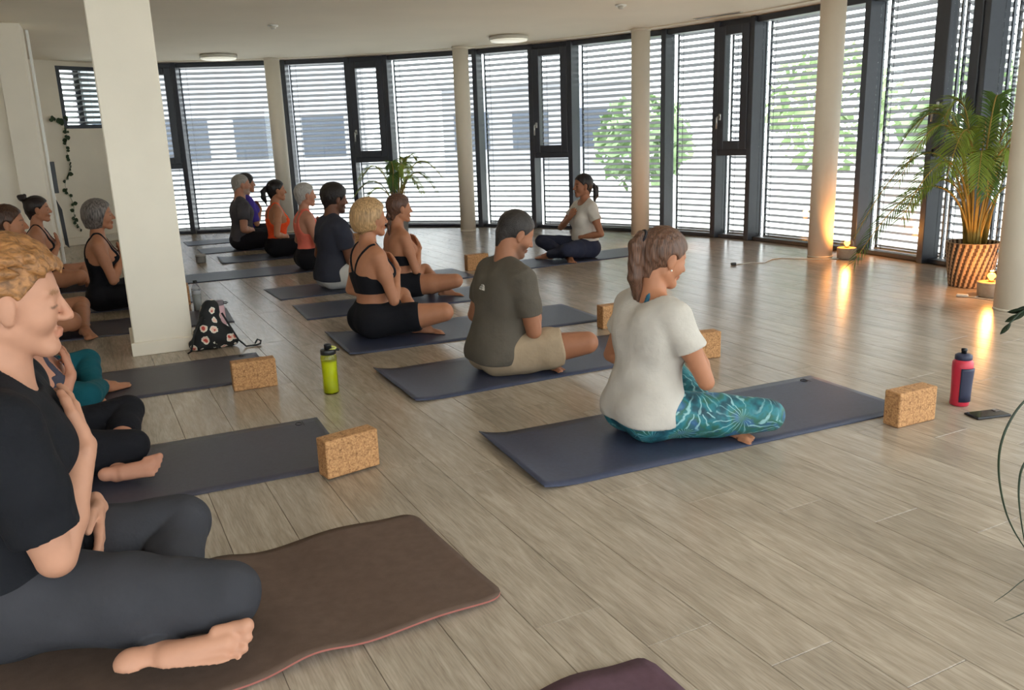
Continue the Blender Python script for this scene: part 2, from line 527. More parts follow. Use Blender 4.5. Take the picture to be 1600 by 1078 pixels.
# left partition wall with its end pier
E2 = Vector((-4.45, 8.25, 0)); gx = Vector((math.cos(GA), math.sin(GA), 0)); gy_ = Vector((-math.sin(GA), math.cos(GA), 0))
pier = ob('wall_left', box(-0.23, 0.0, 0.0, 0.40, 0.0, CEIL_Z, 0.006), WALL, None, E2, (0, 0, GA)); tag(pier, 'white partition wall at the left edge with a projecting pier', kind='structure')
ob('wall_panel', box(-5.2, -0.23, 0.10, 0.30, 0.0, CEIL_Z), WALL, pier)
ob('baseboard_strip', box(-0.24, 0.01, -0.012, 0.0, 0.0, 0.07, 0.003), WALL, pier)

# big square pillar
pil = ob('square_pillar', box(0.0, 0.345, 0.0, 0.50, 0.0, CEIL_Z, 0.006), WALL, None, (-2.345, 5.055, 0), (0, 0, GA))
tag(pil, 'big square white pillar standing left of the floral bag', 'pillar', None, 'structure')
ob('baseboard_strip', box(-0.018, 0.363, -0.018, 0.518, 0.0, 0.085, 0.004), WALL, pil)

# round columns
def column(x, y, r, label):
    o = ob('round_column', lathe([(r, 0.0), (r, CEIL_Z - 0.0005)], 40), COLM, None, (x, y, 0))
    tag(o, label, 'column', 'round white columns along the facade', 'structure')
    ob('foot_ring', lathe([(r + 0.004, 0.0), (r + 0.004, 0.012), (r, 0.014)], 40), COLM, o)
    ob('top_collar', lathe([(r, CEIL_Z - 0.03), (r + 0.005, CEIL_Z - 0.028), (r + 0.005, CEIL_Z - 0.001)], 40), COLM, o)
column(-3.23, 12.35, 0.105, 'leftmost slim round column, behind the orange top woman')
column(-0.55, 11.66, 0.105, 'slim round column behind the olive shirt man, second from left')
column(1.64, 10.40, 0.110, 'slim round column right of the teacher')
column(3.06, 8.17, 0.115, 'slim round column glowing orange from the lamp at its foot')
column(3.40, 5.52, 0.120, 'round column at the right edge beside the big palm')

# ================================================================== people: smooth-blended bodies meshed with surface nets
V3 = lambda *a: np.array(a, dtype=np.float64)

def _vals(pr, P):
    """signed distance of primitive pr at points P (nx,ny,nz broadcast tuple)"""
    X, Y, Z = P
    t = pr['t']
    if t == 'c':      # tapered capsule
        a, b = pr['a'], pr['b']; d = b - a; l2 = max(d @ d, 1e-9)
        px, py, pz = X - a[0], Y - a[1], Z - a[2]
        s = np.clip((px * d[0] + py * d[1] + pz * d[2]) / l2, 0, 1)
        fl = pr.get('flat')
        qx, qy, qz = px - s * d[0], py - s * d[1], pz - s * d[2]
        if fl is not None:   # flattened along a unit vector by a factor
            nrm, k = fl
            dd = qx * nrm[0] + qy * nrm[1] + qz * nrm[2]
            q2 = qx * qx + qy * qy + qz * qz + dd * dd * (k * k - 1)
        else:
            q2 = qx * qx + qy * qy + qz * qz
        v = np.sqrt(q2) - (pr['ra'] + (pr['rb'] - pr['ra']) * s)
    else:             # ellipsoid, optionally rotated
        c, r = pr['c'], pr['r']
        px, py, pz = X - c[0], Y - c[1], Z - c[2]
        R = pr.get('R')
        if R is not None:
            px, py, pz = (R[0, 0] * px + R[1, 0] * py + R[2, 0] * pz, R[0, 1] * px + R[1, 1] * py + R[2, 1] * pz,
                          R[0, 2] * px + R[1, 2] * py + R[2, 2] * pz)
        k0 = np.sqrt((px / r[0]) ** 2 + (py / r[1]) ** 2 + (pz / r[2]) ** 2)
        k1 = np.sqrt((px / r[0] ** 2) ** 2 + (py / r[1] ** 2) ** 2 + (pz / r[2] ** 2) ** 2) + 1e-9
        v = k0 * (k0 - 1) / k1
    for n, dd in pr.get('clip', ()):
        v = np.maximum(v, X * n[0] + Y * n[1] + Z * n[2] - dd)
    return v

def C(a, b, ra, rb, **k): return dict(t='c', a=np.asarray(a, float), b=np.asarray(b, float), ra=ra, rb=rb, **k)
def EL(c, r, **k): return dict(t='e', c=np.asarray(c, float), r=np.asarray(r, float), **k)
def infl(prims, d, clip=()):
    out = []
    for p in prims:
        q = dict(p)
        if q['t'] == 'c': q['ra'] += d; q['rb'] += d
        else: q['r'] = q['r'] + d
        q['clip'] = list(p.get('clip', ())) + list(clip)
        out.append(q)
    return out

def bounds(p):
    if p['t'] == 'c':
        r = max(p['ra'], p['rb'])
        return np.minimum(p['a'], p['b']) - r, np.maximum(p['a'], p['b']) + r
    r = max(p['r']) if p.get('R') is not None else p['r']
    return p['c'] - r, p['c'] + r

class Grid:
    def __init__(s, lo, hi, h):
        s.lo = np.asarray(lo, float); s.h = h
        s.n = np.ceil((np.asarray(hi, float) - s.lo) / h).astype(int) + 1
        s.ax = [s.lo[i] + h * np.arange(s.n[i]) for i in range(3)]
        s.f = np.full(s.n, 0.2, np.float32)
    def sl(s, lo, hi):
        a = np.clip(np.floor((lo - s.lo) / s.h).astype(int), 0, s.n); b = np.clip(np.ceil((hi - s.lo) / s.h).astype(int) + 1, 0, s.n)
        return tuple(slice(x, y) for x, y in zip(a, b))
    def pts(s, sl):
        return (s.ax[0][sl[0]][:, None, None], s.ax[1][sl[1]][None, :, None], s.ax[2][sl[2]][None, None, :])
    def add(s, p, k):
        lo, hi = bounds(p); pad = k + 2.5 * s.h
        sl = s.sl(lo - pad, hi + pad)
        if any(q.stop <= q.start for q in sl): return
        d = _vals(p, s.pts(sl)); a = s.f[sl]
        if k > 0:
            hh = np.maximum(k - np.abs(a - d), 0) / k
            s.f[sl] = np.minimum(a, d) - hh * hh * k * 0.25
        else:
            s.f[sl] = np.minimum(a, d)
    def sub(s, p, k):
        lo, hi = bounds(p); pad = k + 2.5 * s.h
        sl = s.sl(lo - pad, hi + pad)
        if any(q.stop <= q.start for q in sl): return
        d = -_vals(p, s.pts(sl)); a = s.f[sl]
        hh = np.maximum(k - np.abs(a - d), 0) / max(k, 1e-6)
        s.f[sl] = np.maximum(a, d) + hh * hh * k * 0.25
    def clip(s, n, dd):
        X, Y, Z = s.pts((slice(None),) * 3)
        s.f = np.maximum(s.f, (X * n[0] + Y * n[1] + Z * n[2] - dd).astype(np.float32))
    def mesh(s, smooth=1):
        f = s.f; neg = f < 0
        n = s.n
        cnt = np.zeros(n - 1, np.int8)
        cor = [(i, j, k) for i in (0, 1) for j in (0, 1) for k in (0, 1)]
        def cs(a, c): return a[c[0]:n[0] - 1 + c[0], c[1]:n[1] - 1 + c[1], c[2]:n[2] - 1 + c[2]]
        for c in cor: cnt += cs(neg, c)
        act = (cnt > 0) & (cnt < 8)
        idx = np.argwhere(act)
        if len(idx) == 0: return np.zeros((0, 3)), np.zeros((0, 4), int)
        ids = np.full(n - 1, -1, np.int64); ids[act] = np.arange(len(idx))
        vals = {c: f[idx[:, 0] + c[0], idx[:, 1] + c[1], idx[:, 2] + c[2]] for c in cor}
        acc = np.zeros((len(idx), 3)); w = np.zeros(len(idx))
        for c in cor:
            for ax in range(3):
                if c[ax]: continue
                c2 = list(c); c2[ax] = 1; c2 = tuple(c2)
                a, b = vals[c], vals[c2]
                m = (a < 0) != (b < 0)
                t = np.where(m, a / np.where(m, a - b, 1), 0)
                p = np.array(c, float)[None, :].repeat(len(idx), 0); p[:, ax] += t
                acc[m] += p[m]; w[m] += 1
        V = (idx + acc / w[:, None]) * s.h + s.lo
        Q = []
        for ax in range(3):
            o1, o2 = [(1, 2), (2, 0), (0, 1)][ax]
            sl0 = [slice(1, n[i] - 1) for i in range(3)]; sl0[ax] = slice(0, n[ax] - 1)
            sl1 = list(sl0); sl1[ax] = slice(1, n[ax])
            a, b = neg[tuple(sl0)], neg[tuple(sl1)]
            e = np.argwhere(a != b)
            if not len(e): continue
            fl = a[tuple(e.T)]
            base = e.copy(); base[:, o1] += 1; base[:, o2] += 1
            def g(d1, d2):
                q = base.copy(); q[:, o1] -= d1; q[:, o2] -= d2
                return ids[q[:, 0], q[:, 1], q[:, 2]]
            q = np.stack([g(1, 1), g(0, 1), g(0, 0), g(1, 0)], 1)
            q[~fl] = q[~fl][:, ::-1]
            Q.append(q)
        Q = np.concatenate(Q); Q = Q[(Q >= 0).all(1)]
        for _ in range(smooth):
            nb = np.zeros_like(V); ct = np.zeros(len(V))
            for i in range(4):
                j = (i + 1) % 4
                np.add.at(nb, Q[:, i], V[Q[:, j]]); np.add.at(ct, Q[:, i], 1)
                np.add.at(nb, Q[:, j], V[Q[:, i]]); np.add.at(ct, Q[:, j], 1)
            V = 0.5 * V + 0.5 * nb / np.maximum(ct, 1)[:, None]
        return V, Q

def np_mesh(V, Q, name='mesh'):
    me = bpy.data.meshes.new(name)
    me.vertices.add(len(V)); me.vertices.foreach_set('co', V.astype(np.float32).ravel())
    me.loops.add(len(Q) * 4); me.loops.foreach_set('vertex_index', Q.astype(np.int32).ravel())
    me.polygons.add(len(Q)); me.polygons.foreach_set('loop_start', np.arange(0, len(Q) * 4, 4, dtype=np.int32))
    me.polygons.foreach_set('loop_total', np.full(len(Q), 4, np.int32))
    me.polygons.foreach_set('use_smooth', np.ones(len(Q), bool))
    me.update(calc_edges=True); me.validate()
    return me

def rotm(pitch=0.0, yaw=0.0, roll=0.0):
    """pitch > 0 nods the face down, yaw > 0 turns to the left"""
    cy, sy = math.cos(yaw), math.sin(yaw); cp, sp = math.cos(pitch), math.sin(pitch); cr, sr = math.cos(roll), math.sin(roll)
    Rz = np.array([[cy, -sy, 0], [sy, cy, 0], [0, 0, 1]]); Ry = np.array([[cp, 0, sp], [0, 1, 0], [-sp, 0, cp]])
    Rx = np.array([[1, 0, 0], [0, cr, -sr], [0, sr, cr]])
    return Rz @ Ry @ Rx

def xf(prims, R, t):
    out = []
    for p in prims:
        q = dict(p)
        if q['t'] == 'c':
            q['a'] = R @ p['a'] + t; q['b'] = R @ p['b'] + t
            if 'flat' in p: q['flat'] = (R @ p['flat'][0], p['flat'][1])
        else:
            q['c'] = R @ p['c'] + t; q['R'] = R @ (p['R'] if p.get('R') is not None else np.eye(3))
        q['clip'] = [(R @ np.asarray(n, float), dd + (R @ np.asarray(n, float)) @ t) for n, dd in p.get('clip', ())]
        out.append(q)
    return out

def unit(v): return v / (np.linalg.norm(v) + 1e-12)

def ik(S0, W, l1, l2, hint):
    d = W - S0; L = min(np.linalg.norm(d), (l1 + l2) * 0.999); u = unit(d)
    a = (l1 * l1 - l2 * l2 + L * L) / (2 * L); hgt = math.sqrt(max(l1 * l1 - a * a, 0))
    h = hint - (hint @ u) * u
    return S0 + u * a + unit(h) * hgt

def hand_prims(W, fwd, nrm, side, curl=0.35, spread=0.05, size=1.0, fine=True):
    """W wrist, fwd towards the fingers, nrm out of the back of the hand, side: unit vector towards the thumb"""
    fwd = unit(fwd); nrm = unit(nrm - (nrm @ fwd) * fwd); th = unit(side - (side @ fwd) * fwd - (side @ nrm) * nrm)
    s = size; P = []
    kn = [(0.030, .088, .070), (0.010, .092, .078), (-0.010, .088, .072), (-0.028, .080, .056)]
    for i, (o, L, fl) in enumerate(kn):
        k = W + fwd * L * s + th * o * s
        P.append(C(W + th * o * 0.55 * s + fwd * 0.008, k, 0.0150 * s, 0.0118 * s))
        ang = curl * (0.75 + 0.15 * i); d = fwd + th * (0.5 - i / 3.0) * spread; d = unit(d)
        r = 0.0098 * s if i < 3 else 0.0084 * s
        q = k; a = ang * 0.6
        for seg, fr in enumerate((0.46, 0.30, 0.24)):
            v = unit(d * math.cos(a) - nrm * math.sin(a)); q2 = q + v * fl * fr * s
            P.append(C(q, q2, r, r * 0.92)); q = q2; r *= 0.92; a += ang * 0.7
    t0 = W + th * 0.020 * s + fwd * 0.018 * s; t1 = t0 + (th * 0.62 + fwd * 0.72 - nrm * 0.25) * 0.042 * s
    t2 = t1 + unit(fwd * 0.92 + th * 0.30 - nrm * 0.15) * 0.034 * s; t3 = t2 + unit(fwd * 0.97 + th * 0.08 - nrm * 0.2) * 0.026 * s
    P += [C(t0, t1, 0.0165 * s, 0.0125 * s), C(t1, t2, 0.0118 * s, 0.0105 * s), C(t2, t3, 0.0105 * s, 0.0088 * s)]
    P.append(C(W - fwd * 0.02, W + fwd * 0.03 * s, 0.024 * s, 0.022 * s, flat=(nrm, 1.35)))
    return P

def foot_prims(A, side, toe_dir, up, s=1.0):
    """A ankle; foot runs along toe_dir, sole faces -up"""
    f = unit(toe_dir); u = unit(up - (up @ f) * f); r = np.cross(f, u) * side
    P = [EL(A - f * 0.035 * s - u * 0.030 * s, V3(.034, .030, .030) * s), C(A - u * .012 * s, A + f * 0.055 * s - u * 0.022 * s, .036 * s, .030 * s),
         C(A + f * 0.03 * s - u * 0.030 * s, A + f * 0.135 * s - u * 0.044 * s + r * .012 * s, .030 * s, .022 * s),
         C(A + f * 0.03 * s - u * 0.032 * s - r * .012 * s, A + f * 0.125 * s - u * 0.046 * s - r * .022 * s, .026 * s, .019 * s)]
    for i in range(5):
        o = (0.035, 0.0145, -0.003, -0.0195, -0.034)[i]; L = (0.172, 0.174, 0.166, 0.155, 0.142)[i]; rr = (0.0150, .0092, .0088, .0085, .0082)[i]
        b = A + f * 0.118 * s - u * 0.045 * s + r * o * 0.95 * s
        t = A + f * L * s - u * 0.050 * s + r * o * s * 1.05
        P.append(C(b, b * 0.4 + t * 0.6 + u * .005 * s, rr * 0.92 * s, rr * 0.86 * s)); P.append(C(b * 0.4 + t * 0.6 + u * .005 * s, t, rr * .86 * s, rr * s))
    return P

# ------------------------------------------------------------------ skin, cloth and hair materials
def skin_mat(key, rgb):
    return mat('skin_' + key, rgb, 0.55, 0.35, vcol=True, noise=(35, 0.05, 3))
def cloth_mat(key, rgb, rough=0.9, bump=(18, 0.35, 0.02), noise=(9, 0.12, 4), sheen=0.0):
    return mat('cloth_' + key, rgb, rough, 0.2, bump=bump, noise=noise, sheen=sheen)
def hair_mat(key, rgb, lo=0.45, scale=(90, 90, 9), rough=0.45):
    nm = 'hair_' + key
    if nm in MATS: return MATS[nm]
    m = bpy.data.materials.new(nm); m.use_nodes = True
    nt = m.node_tree; n = nt.nodes; L = nt.links; p = n['Principled BSDF']
    tc = n.new('ShaderNodeTexCoord'); mp = n.new('ShaderNodeMapping'); mp.inputs['Scale'].default_value = scale
    tx = n.new('ShaderNodeTexNoise'); tx.inputs['Scale'].default_value = 1.6; tx.inputs['Detail'].default_value = 5; tx.inputs['Distortion'].default_value = 0.5
    L.new(tc.outputs['Object'], mp.inputs[0]); L.new(mp.outputs[0], tx.inputs['Vector'])
    r = n.new('ShaderNodeValToRGB'); c = srgb(*rgb)
    r.color_ramp.elements[0].position = 0.32; r.color_ramp.elements[1].position = 0.68
    r.color_ramp.elements[0].color = (c[0] * lo, c[1] * lo, c[2] * lo, 1); r.color_ramp.elements[1].color = tuple(min(1, v * 1.35) for v in c[:3]) + (1,)
    L.new(tx.outputs[0], r.inputs[0]); L.new(r.outputs[0], p.inputs['Base Color'])
    p.inputs['Roughness'].default_value = rough; p.inputs['Specular IOR Level'].default_value = 0.4
    b = n.new('ShaderNodeBump'); b.inputs['Strength'].default_value = 0.7; b.inputs['Distance'].default_value = 0.006
    L.new(tx.outputs[0], b.inputs['Height']); L.new(b.outputs[0], p.inputs['Normal'])
    MATS[nm] = m
    return m

SKINS = {'pale': (190, 140, 115), 'rosy': (184, 130, 106), 'tan': (174, 119, 89), 'olive': (156, 105, 78), 'brown': (112, 73, 54)}

def wrinkle(g, amp, fr=(26, 22, 34), seed=0.0):
    X, Y, Z = g.pts((slice(None),) * 3)
    w = np.sin(fr[0] * (X + 0.7 * Z) + seed + 2.0 * np.sin(9 * Y + seed)) * np.sin(fr[1] * (Y - 0.5 * Z) + 1.7 * seed + 1.5 * np.sin(11 * X)) \
        + 0.6 * np.sin(fr[2] * (Z + 0.6 * Y) + 2.5 * np.sin(8 * X + 7 * Y + seed))
    g.f = g.f + (amp * w).astype(np.float32)

def make_person(label, loc, deg, scale=1.0, res=0.007, sex='f', skin='tan', lean=0.0, curve=0.0, head=(0, 0, 0), head_off=(0, 0, 0),
                hair=None, top=None, bottom=None, knees=((.33, .30, .14), (.33, -.30, .14)), ankles=((.38, -.13, .05), (.30, .10, .05)),
                toes=((.35, -.94, 0), (.35, .94, 0)), feet_up=((0, 0, 1), (0, 0, 1)), hands='heart', bulk=1.0, sh=None, hip=None, lids=True, extra=None, face_fine=False,
                arm_l=(0.285, 0.245), glasses=None, beard=None, neck=1.0, foot=None, r_hand=None, l_hand=None, elbows=None):
    male = sex == 'm'
    sh = sh or (1.12 if male else 0.96); hip = hip or (0.95 if male else 1.06)
    bw = bulk
    def T(x, y, z):
        q = max(z - 0.10, 0)
        return V3(x + lean * q + curve * q * q, y, z - 0.35 * abs(curve) * q * q * 0.5)
    # ---------------- torso
    torso = [EL(T(-.012, 0, .118), (.118 * bw, .162 * hip * bw, .108)), EL(V3(-.036, .080 * hip, .100), (.096 * bw, .093 * bw, .096)), EL(V3(-.036, -.080 * hip, .100), (.096 * bw, .093 * bw, .096)),
             EL(T(-.002, 0, .245), (.094 * bw, (.132 if male else .120) * bw, .13)),
             EL(T(-.004, 0, .385), (.108 * bw, .142 * sh * bw, .155)),
             C(T(-.012, -.075 * sh, .475), T(-.012, .075 * sh, .475), .080 * bw, .080 * bw),
             C(T(-.014, -.135 * sh, .515), T(-.014, .135 * sh, .515), .052 * bw, .052 * bw)]
    for s in (-1, 1):
        torso.append(C(T(-.022, .030 * s, .595), T(-.018, .130 * sh * s, .540), .030, .038))
        if male: torso.append(EL(T(.055, .065 * s, .435), (.055 * bw, .075, .055)))
        else: torso.append(EL(T(.072, .068 * s, .405), (.056 * bw, .060, .058)))
        torso.append(EL(T(-.055, .075 * s, .43), (.055, .07 * sh, .11)))
    Sj = {s: T(-.010, .168 * sh * s, .520) for s in (-1, 1)}
    # ---------------- hands and arms
    def front(y, z):
        Pm = (np.arange(0.40, -0.1, -0.004)[:, None, None] + lean * (z - .1), np.array([[[y]]]), np.array([[[z]]]))
        m = np.minimum.reduce([_vals(p, Pm).ravel() for p in torso])
        i = np.argmax(m < 0)
        return Pm[0].ravel()[i]
    hand_s = 1.06 if male else 0.94
    ar = 1.12 if male else (0.92)
    ar *= 0.6 + 0.4 * bw
    arms, fore = {}, {}
    hp = {}
    tgt = {}
    off = 0.030
    if hands == 'heart':
        z = .425; y = -.055
        tgt[-1] = (V3(front(y, z) + off, y, z), V3(-.10, .80, .45), V3(1, 0.12, 0), V3(0, 0, 1), 0.28)
        z = .215; y = .085
        tgt[1] = (V3(front(y, z) + off, y, z), V3(-.05, -.95, -.18), V3(1, .12, 0), V3(0, 0, 1), 0.28)
    elif hands == 'belly':
        z = .225; y = -.085
        tgt[-1] = (V3(front(y, z) + off, y, z), V3(-.02, .97, -.15), V3(1, -.1, 0), V3(0, 0, 1), 0.28)
        z = .20; y = .075
        tgt[1] = (V3(front(y, z) + off + .03, y, z), V3(-.05, -.97, -.1), V3(1, .1, 0), V3(0, 0, 1), 0.28)
    elif hands == 'prayer':
        z = .36; y = -.014
        tgt[-1] = (V3(front(0, z) + .075, y - .006, z - .03), V3(.18, .02, .98), V3(0, -1, 0), V3(-1, 0, .2), 0.05)
        tgt[1] = (V3(front(0, z) + .075, -y + .006, z - .03), V3(.18, -.02, .98), V3(0, 1, 0), V3(-1, 0, .2), 0.05)
    elif hands == 'teacher':
        z = .415; y = -.035
        tgt[-1] = (V3(front(y, z) + off + .01, y, z), V3(-.05, .75, .62), V3(1, .05, 0), V3(0, 0, 1), 0.30)
        z = .225; y = .085
        tgt[1] = (V3(front(y, z) + off, y, z), V3(-.02, -.97, -.14), V3(1, .12, 0), V3(0, 0, 1), 0.28)
    if r_hand: tgt[-1] = r_hand
    if l_hand: tgt[1] = l_hand
    for s in (-1, 1):
        Wp, fwd, nrm, thd, curl = tgt[s]
        hint = (elbows or {}).get(s, V3(-.25, .55 * s, -1.0))
        E_ = ik(Sj[s], Wp, arm_l[0], arm_l[1], np.asarray(hint, float))
        up = [C(Sj[s], Sj[s] * .55 + E_ * .45, .050 * ar, .044 * ar), C(Sj[s] * .55 + E_ * .45, E_, .044 * ar, .036 * ar)]
        fo = [C(E_, E_ * .65 + Wp * .35, .0365 * ar, .037 * ar), C(E_ * .65 + Wp * .35, Wp, .037 * ar, .0235 * ar, )]
        arms[s] = (up, fo, E_)
        hp[s] = hand_prims(Wp, np.asarray(fwd, float), np.asarray(nrm, float), np.asarray(thd, float), curl, .06, hand_s)
    # ---------------- legs
    lr = (1.02 if male else 1.03) * (0.5 + 0.5 * bw)
    legs = {}
    for s, kn, an, to, fu in ((1, knees[0], ankles[0], toes[0], feet_up[0]), (-1, knees[1], ankles[1], toes[1], feet_up[1])):
        Hj = V3(.025, .088 * hip * s, .108); K = np.asarray(kn, float); A = np.asarray(an, float)
        m = Hj * .5 + K * .5 - V3(0, 0, .004)
        th = [C(Hj, m, .094 * lr, .080 * lr), C(m, K, .080 * lr, .059 * lr)]
        c1 = K * .72 + A * .28 + V3(-.006, 0, -.006)
        sn = [C(K, c1, .056 * lr, .054 * lr), C(c1, A, .054 * lr, .031)]
        legs[s] = (th, sn, Hj, K, A, foot_prims(A, s, np.asarray(to, float), np.asarray(fu, float), foot or (1.05 if male else .96)))
    # ---------------- head
    hR = rotm(*head)
    Nb = T(-.018, 0, .545)
    hs = 1.0 if male else 0.965
    Hc = T(.012, 0, .745) + V3(*head_off) + (hR @ V3(0.02, 0, .03) - V3(.02, 0, .03))
    def hx(prims): return xf([dict(p, **({'ra': p['ra'] * hs, 'rb': p['rb'] * hs, 'a': p['a'] * hs, 'b': p['b'] * hs} if p['t'] == 'c' else {'c': p['c'] * hs, 'r': p['r'] * hs}),
                                  clip=[(n, dd * hs) for n, dd in p.get('clip', ())]) for p in prims], hR, Hc)
    skull = hx([EL((-.014, 0, .034), (.098, .077, .090)), EL((.020, 0, -.012), (.066, .063, .088))])
    jaw = hx([C((-.008, .048, -.052), (.058, .014, -.094), .019, .019), C((-.008, -.048, -.052), (.058, -.014, -.094), .019, .019), EL((.066, 0, -.094), (.021, .024, .019)),
              EL((.050, .036, -.026), (.030, .026, .030)), EL((.050, -.036, -.026), (.030, .026, .030))])
    feat = [C((.083, 0, .018), (.105, 0, -.026), .0085, .0115), EL((.094, .011, -.030), (.012, .0085, .008)), EL((.094, -.011, -.030), (.012, .0085, .008)),
            EL((.0850, 0, -.0570), (.0098, .023, .0058)), EL((.0825, 0, -.0680), (.0098, .0195, .0066))]
    for s in (-1, 1):
        feat += [C((.080, .010 * s, .027), (.066, .045 * s, .027), .010, .009), EL((.0705, .031 * s, .004), (.0135, .0165, .0125))]
        feat += [EL((-.004, .0765 * s, -.004), (.018, .0075, .031), R=rotm(0.15, 0.30 * s)), EL((.000, .074 * s, -.028), (.011, .007, .011))]
    feat = hx(feat)
    sock = hx([EL((.099, .031 * s, .004), (.021, .020, .016)) for s in (-1, 1)] + [EL((.003, .089 * s, -.001), (.009, .008, .014)) for s in (-1, 1)])
    nr = (.062 if male else .050) * (.7 + .3 * bw) * neck
    neckp = [C(Nb + V3(0, 0, -.01), Hc + hR @ V3(-.030, 0, -.055) * hs, nr * 1.05, nr)]
    # ---------------- skin body
    bw_all = torso + [p for s in (-1, 1) for p in arms[s][0] + arms[s][1] + hp[s] + legs[s][0] + legs[s][1] + legs[s][5]] + skull
    los, his = zip(*[bounds(p) for p in bw_all]); lo = np.min(los, 0) - .05; hi = np.max(his, 0) + .05
    h = res / scale
    g = Grid(lo, hi, h)
    for p in torso: g.add(p, .05)
    for p in neckp: g.add(p, .035)
    for s in (-1, 1):
        for p in arms[s][0]: g.add(p, .025)
    for p in skull: g.add(p, .022)
    for p in jaw: g.add(p, .018)
    for p in sock: g.sub(p, .008)
    for p in feat: g.add(p, .006)
    for s in (-1, 1):
        for p in legs[s][0]: g.add(p, .02)
    for s in (-1, 1):
        for k, lst in ((.010, legs[s][1]), (.006, legs[s][5])):
            g2 = Grid(g.lo, g.lo, h); g2.n, g2.ax = g.n, g.ax; g2.f = np.full(g.n, .2, np.float32)
            for p in lst: g2.add(p, .016 if k > .008 else .006)
            g.f = np.minimum(g.f, g2.f)
        g2.f[:] = .2
        for p in arms[s][1]: g2.add(p, .015)
        for p in hp[s]: g2.add(p, .006)
        g.f = np.minimum(g.f, g2.f)
    g.clip((0, 0, -1), -.004)
    V, Q = g.mesh(1)
    # lips, brows and lashes differ in colour from the skin
    hl = ((V - Hc) @ hR) / hs
    base = np.array(srgb(*SKINS[skin])[:3]); col = np.tile(base, (len(V), 1))
    def blend(mask, c, amt):
        a = (np.clip(mask, 0, 1) * amt)[:, None]
        col[:] = col * (1 - a) + np.array(c)[None, :] * a
    if hair:
        hc = np.array(srgb(*hair[1])[:3])
        for s in (-1, 1):
            e = ((hl[:, 0] - .072) / .022) ** 2 + ((hl[:, 1] - s * .029) / .021) ** 2 + ((hl[:, 2] - .0275) / .0055) ** 2
            blend((1.35 - e) * 2.0, hc * .7, .75)
            e = ((hl[:, 0] - .078) / .02) ** 2 + ((hl[:, 1] - s * .031) / .0175) ** 2 + ((hl[:, 2] - (-.002)) / .0032) ** 2
            blend((1.4 - e) * 2.0, (.03, .02, .015), .7)
        if beard:
            low = np.clip((-.030 - hl[:, 2]) / .02, 0, 1) * np.clip((hl[:, 0] + .01) / .03, 0, 1) * (hl[:, 2] > -.13) * (np.abs(hl[:, 1]) < .08)
            blend(low, np.array(srgb(*beard)[:3]), .55)
    e = ((hl[:, 0] - .090) / .016) ** 2 + (hl[:, 1] / .024) ** 2 + ((hl[:, 2] + .062) / .0125) ** 2
    blend((1.25 - e) * 2.5, base * np.array([.90, .62, .60]), .55)
    e = ((hl[:, 0] - .100) / .022) ** 2 + (hl[:, 1] / .02) ** 2 + ((hl[:, 2] + .022) / .016) ** 2
    blend((1.2 - e), base * np.array([1.0, .82, .78]), .5)
    me = np_mesh(V, Q, 'body')
    ca = me.color_attributes.new('Col', 'FLOAT_COLOR', 'POINT')
    ca.data.foreach_set('color', np.concatenate([col, np.ones((len(V), 1))], 1).astype(np.float32).ravel())
    root = ob('person', me, skin_mat(skin, SKINS[skin]), None, (loc[0], loc[1], loc[2] if len(loc) > 2 else .005), (0, 0, math.radians(deg)))
    root.scale = (scale,) * 3
    tag(root, label, 'person')
    def newg(prims, pad=.03, hh=None):
        los, his = zip(*[bounds(p) for p in prims])
        return Grid(np.min(los, 0) - pad, np.max(his, 0) + pad, hh or h)
    def finish(gr, name, m, sm=1):
        v, q = gr.mesh(sm)
        if len(v) == 0: return None
        o = ob(name, np_mesh(v, q, name), m, root); return o
    # ---------------- clothes
    def sleeve_clip(s, t):
        a, b = Sj[s], arms[s][2]; d = unit(b - a); return (d, d @ (a + (b - a) * t))
    def do_top(spec):
        kind, key, rgb = spec['kind'], spec['key'], spec['rgb']
        m = spec.get('mat') or cloth_mat(key, rgb)
        if kind == 'tee':
            inf = spec.get('inf', .013); hem = spec.get('hem', .085); t = spec.get('sleeve', .62)
            P = infl(torso, inf)
            belly = EL(T(-.008, 0, .20), (.122 * bw + spec.get('loose', .0), .158 * bw * hip + spec.get('loose', .0), .16))
            A_ = {s: infl(arms[s][0], spec.get('arm_inf', .017), [sleeve_clip(s, t)]) for s in (-1, 1)}
            gg = newg(P + A_[1] + A_[-1] + [belly], .05)
            for p in P + [belly]: gg.add(p, .05)
            for s in (-1, 1):
                for p in A_[s]: gg.add(p, .02)
            gg.sub(EL(T(spec.get('neck_x', .022), 0, spec.get('neck_z', .600)), spec.get('neck', (.075, .078, .055))), .006)
            if spec.get('vneck'): gg.sub(C(T(.09, 0, .56), T(.12, 0, .56 - spec['vneck']), .03, .004), .004)
            wrinkle(gg, spec.get('wr', .0016), seed=loc[0] * 3)
            tilt = spec.get('hem_tilt', 0.0)
            gg.clip(unit(V3(tilt, 0, -1)), -hem * unit(V3(tilt, 0, 1))[2])
            return finish(gg, 't_shirt', m)
        if kind in ('tank', 'bra'):
            inf = spec.get('inf', .007); hem = spec.get('hem', .10); ztop = spec.get('ztop', .44)
            P = infl(torso, inf)
            gg = newg(P, .04)
            for p in P: gg.add(p, .05)
            X, Y, Z = gg.pts((slice(None),) * 3)
            x0 = lean * np.maximum(Z - .1, 0) + curve * np.maximum(Z - .1, 0) ** 2 - .012
            back = (X < x0)
            y0, kk, w = spec.get('strap', (.085, -.2, .011))
            yb, kb, wb = spec.get('strap_back', (y0, kk, w))
            cy = np.where(back, yb + kb * (Z - .50), y0 + kk * (Z - .50)); ww = np.where(back, wb, w)
            strap = np.abs(np.abs(Y) - cy) - ww
